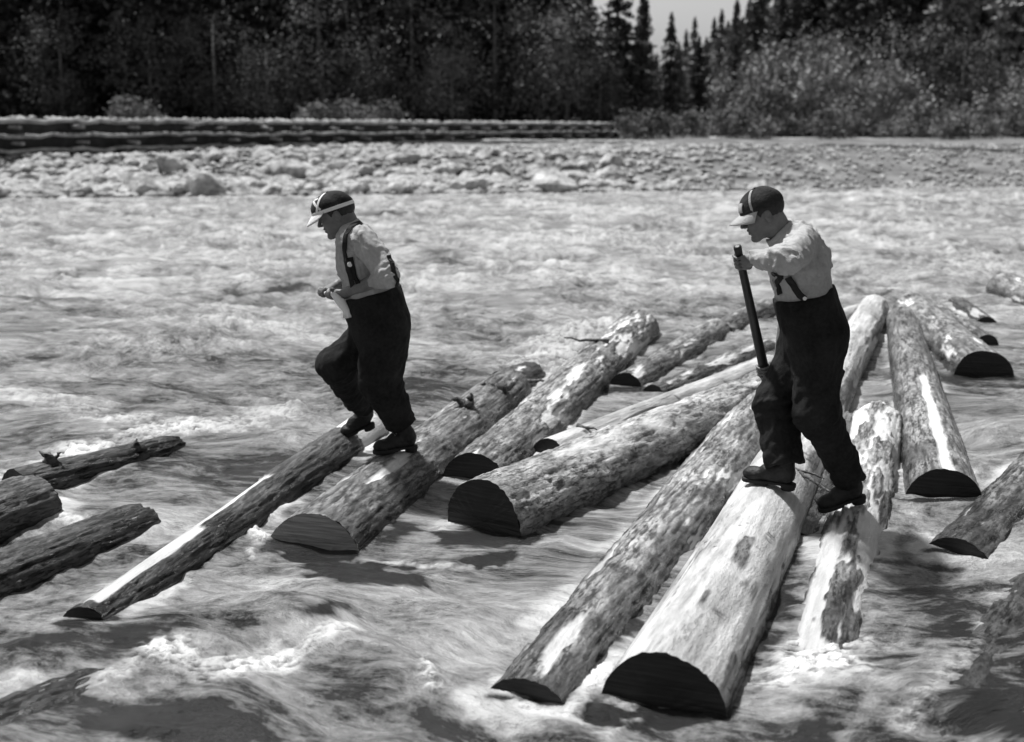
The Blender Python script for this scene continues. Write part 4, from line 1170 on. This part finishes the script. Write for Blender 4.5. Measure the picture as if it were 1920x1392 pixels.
# ---- the pole holder on the right
c1 = log_hit('A', 1440, 906); zA = c1[2] + 0.005
toeF, heelF = at_z(1394, 899, zA), at_z(1490, 915, zA)
c2 = log_hit('Q', 1572, 958)
toeN = at_y(1537, 960, c2[1]); heelN = at_y(1622, 934, c2[1] + 0.02)
R = Figure((toeF[1] + c2[1]) / 2 + 0.0); J = R.J
print('R', R.Y0, c1, c2, 'foot len', np.linalg.norm(toeF - heelF), np.linalg.norm(toeN - heelN))
th = math.radians(21)
RhR = frame((-math.cos(th), 0.03, -math.sin(th)), (-math.sin(th), 0.02, math.cos(th)))
hcR = J(1430, 403, -0.01)
pole_top, pole_hand = J(1385, 474, -0.17), J(1431, 684, 0.20)
pax = unit(pole_hand - pole_top)
wristN = J(1411, 487, -0.20); GN = pole_top + pax * 0.045
wristF = J(1462, 668, 0.21); GF = pole_hand + pax * 0.03
rp0, rp1 = 0.019, 0.027
hN, pN = grip_hand(GN, pax, wristN, rp0, 0.95, 1.0)
hF, pF = grip_hand(GF, pax, wristF, rp1, 0.95, 1.0, 0.0225)
ankN = heelN + unit(toeN - heelN) * 0.055 + np.array([-0.02, 0, 0.095]); ankF = heelF + unit(toeF - heelF) * 0.055 + np.array([0, 0, 0.10])
R_spec = dict(J=J, lat=(0.16, 1, 0), hc=hcR, Rh=RhR,
  torso=[(J(1527, 622), 0.075, 0.130), (J(1514, 575), 0.065, 0.112), (J(1503, 535), 0.062, 0.114), (J(1499, 495), 0.075, 0.124), (J(1494, 462), 0.085, 0.104)],
  neck_base=J(1466, 438), collar_up=unit(hcR - J(1478, 455)),
  arm_n=(J(1503, 462, -0.165), J(1474, 488, -0.37), wristN), arm_f=(J(1486, 455, 0.17), J(1478, 580, 0.24), wristF),
  sleeve=(0.93, 0.1), hands=[(hN, pN), (hF, pF)],
  leg_n=(J(1532, 640, -0.085), J(1532, 772, -0.14), ankN), leg_f=(J(1512, 640, 0.085), J(1454, 760, 0.06), ankF),
  trouser_r=((0.135, 0.108, 0.080), (0.128, 0.106, 0.100)), hem=0.96, waist_cut=J(1509, 548),
  shirt_mat='shirt', boots=[(toeN, heelN, ankN, ankN + unit(J(1532, 772, -0.14) - ankN) * 0.14), (toeF, heelF, ankF, ankF + np.array([0, 0, 0.14]))],
  label='man in pale shirt and striped dark cap leaning on a thick pole')
rootR, shirtR, trR = build_man(R_spec)
cap(hcR, RhR, rootR, 'capcloth', [
     ('shirt_grey', 0.006, seg((0.95, -0.10), (0.95, 1.25), 12)), ('shirt_grey', 0.016, seg((0.30, 0.05), (0.32, 0.55), 8)), ('shirt_grey', 0.016, seg((-0.30, 0.05), (-0.32, 0.55), 8)),
     ('strap', 0.008, seg((-1.3, -0.06), (1.3, -0.06), 24))], 'shirt_grey', 0.070, 0.020, tilt=0.05)
s0R = 4.6
strap_on('suspender', [(1452, 512), (1458, 530), (1464, 552)], shirtR, s0R, 0.014, 'strap', rootR)
strap_on('suspender', [(1478, 520), (1490, 540), (1500, 553), (1508, 560)], shirtR, s0R, 0.016, 'strap', rootR)
button_on('button', 1509, 560, lambda p: np.minimum(shirtR(p), trR(p)), s0R, 0.010, rootR)
pl = new_obj('pole', tube_mesh('pole', [pole_top - pax * 0.042, pole_top - pax * 0.038, pole_top - pax * 0.03] + [pole_top + pax * t for t in np.linspace(0, 1.15, 14) * np.linalg.norm(pole_hand - pole_top)],
      [rp0 * .55, rp0 * .95, rp0 * 1.05] + list(np.linspace(rp0, rp1 * 1.02, 14)), 20), M['pole'])
tag(pl, 'thick dark wooden pole gripped with both hands, thickening toward its lower end', 'pole')

# ---- the walker on the left
g1 = log_hit('G', 742, 845); zG = g1[2]
toeN, heelN = at_z(702, 852, zG), at_z(781, 840, zG)
g2 = log_hit('H', 655, 818)
toeF = at_y(644, 822, g2[1]); heelF = at_y(702, 797, g2[1] + 0.03)
Lm = Figure((toeN[1] + heelN[1]) / 2 + 0.05); J = Lm.J
print('L', Lm.Y0, g1, g2, 'foot len', np.linalg.norm(toeN - heelN), np.linalg.norm(toeF - heelF))
th = math.radians(20)
RhL = frame((-math.cos(th), -0.04, -math.sin(th)), (-math.sin(th), 0.02, math.cos(th)))
hcL = J(631, 404, 0.0)
wN = J(646, 551, -0.13); wF = J(634, 533, 0.11)
G1, G2 = J(621, 552, -0.10), J(607, 549, 0.02)
rax = unit(G2 - G1)
hN, pN = grip_hand(G1, rax, wN, 0.012, 0.9, 1.0)
hF, pF = grip_hand(G2, rax, wF, 0.012, 0.9, -1.0)
ankN = heelN + unit(toeN - heelN) * 0.06 + np.array([-0.01, 0, 0.105]); ankF = heelF + unit(toeF - heelF) * 0.055 + np.array([0.0, 0, 0.10])
L_spec = dict(J=J, lat=(-0.05, 1, 0), hc=hcL, Rh=RhL,
  torso=[(J(712, 605), 0.075, 0.138), (J(701, 570), 0.065, 0.128), (J(694, 536), 0.060, 0.120), (J(679, 490), 0.068, 0.122), (J(668, 455), 0.080, 0.098)],
  neck_base=J(655, 433), collar_up=unit(hcL - J(668, 450)),
  arm_n=(J(683, 452, -0.165), J(727, 516, -0.27), wN), arm_f=(J(662, 448, 0.165), J(678, 530, 0.24), wF),
  sleeve=(0.35, 0.7), hands=[(hN, pN), (hF, pF)],
  leg_n=(J(722, 625, -0.085), J(712, 712, -0.12), ankN), leg_f=(J(700, 625, 0.085), J(632, 684, 0.06), ankF),
  trouser_r=((0.142, 0.118, 0.092), (0.125, 0.105, 0.080)), hem=0.84, waist_cut=J(699, 546),
  shirt_mat='shirt_grey', shirt_amp=0.014, boots=[(toeN, heelN, ankN, ankN + unit(J(712, 712, -0.12) - ankN) * 0.16), (toeF, heelF, ankF, ankF + unit(J(632, 684, 0.06) - ankF) * 0.15)],
  label='man in dark bib trousers and white visored cap stepping along logs, hands together')
rootL, shirtL, trL = build_man(L_spec)
cap(hcL, RhL, rootL, 'capcloth', [
     ('white', 0.010, seg((-math.pi, -0.09), (math.pi, -0.09), 48)),
     ('white', 0.007, seg((0.75, 0.0), (1.15, 1.35), 14)), ('white', 0.0065, [(0.05 + 0.16 * i, 0.75 - 0.052 * i * i * 0.36) for i in range(7)]),
     ('white', 0.007, seg((-0.75, 0.0), (-1.15, 1.35), 14)), ('white', 0.0065, seg((0.0, 0.0), (0.0, 1.4), 12)), ('white', 0.0065, seg((0.0, 0.85), (0.75, 0.9), 8))], 'white', 0.052, 0.046, tilt=-0.02, cx=0.002, rx=0.120, side_drop=-0.006)
s0L = 5.4
strap_on('suspender', [(664, 548), (658, 520), (650, 490), (647, 465), (650, 440), (662, 424), (676, 419)], shirtL, s0L, 0.013, 'strap', rootL)
strap_on('suspender', [(700, 432), (716, 452), (728, 480), (738, 510), (742, 535)], shirtL, s0L, 0.012, 'strap', rootL)
strap_on('bib', [(678, 546), (672, 525), (664, 503), (657, 484)], shirtL, s0L, 0.017, 'denim', rootL, 0.2, 0.011)
button_on('button', 656, 496, shirtL, s0L, 0.015, rootL)
# the pale cloth he wrings between his fists
pts = [G2 + rax * 0.05, G2, (G1 + G2) / 2, G1, G1 - rax * 0.045, J(640, 568, -0.16), J(650, 582, -0.165), J(653, 594, -0.16)]
rg = new_obj('cloth', tube_mesh('cloth', pts, [0.010, 0.012, 0.012, 0.012, 0.018, 0.030, 0.026, 0.033], 14, True, 0.9), M['white'])
tag(rg, 'small pale cloth hanging from the clasped hands of the walker', 'cloth')
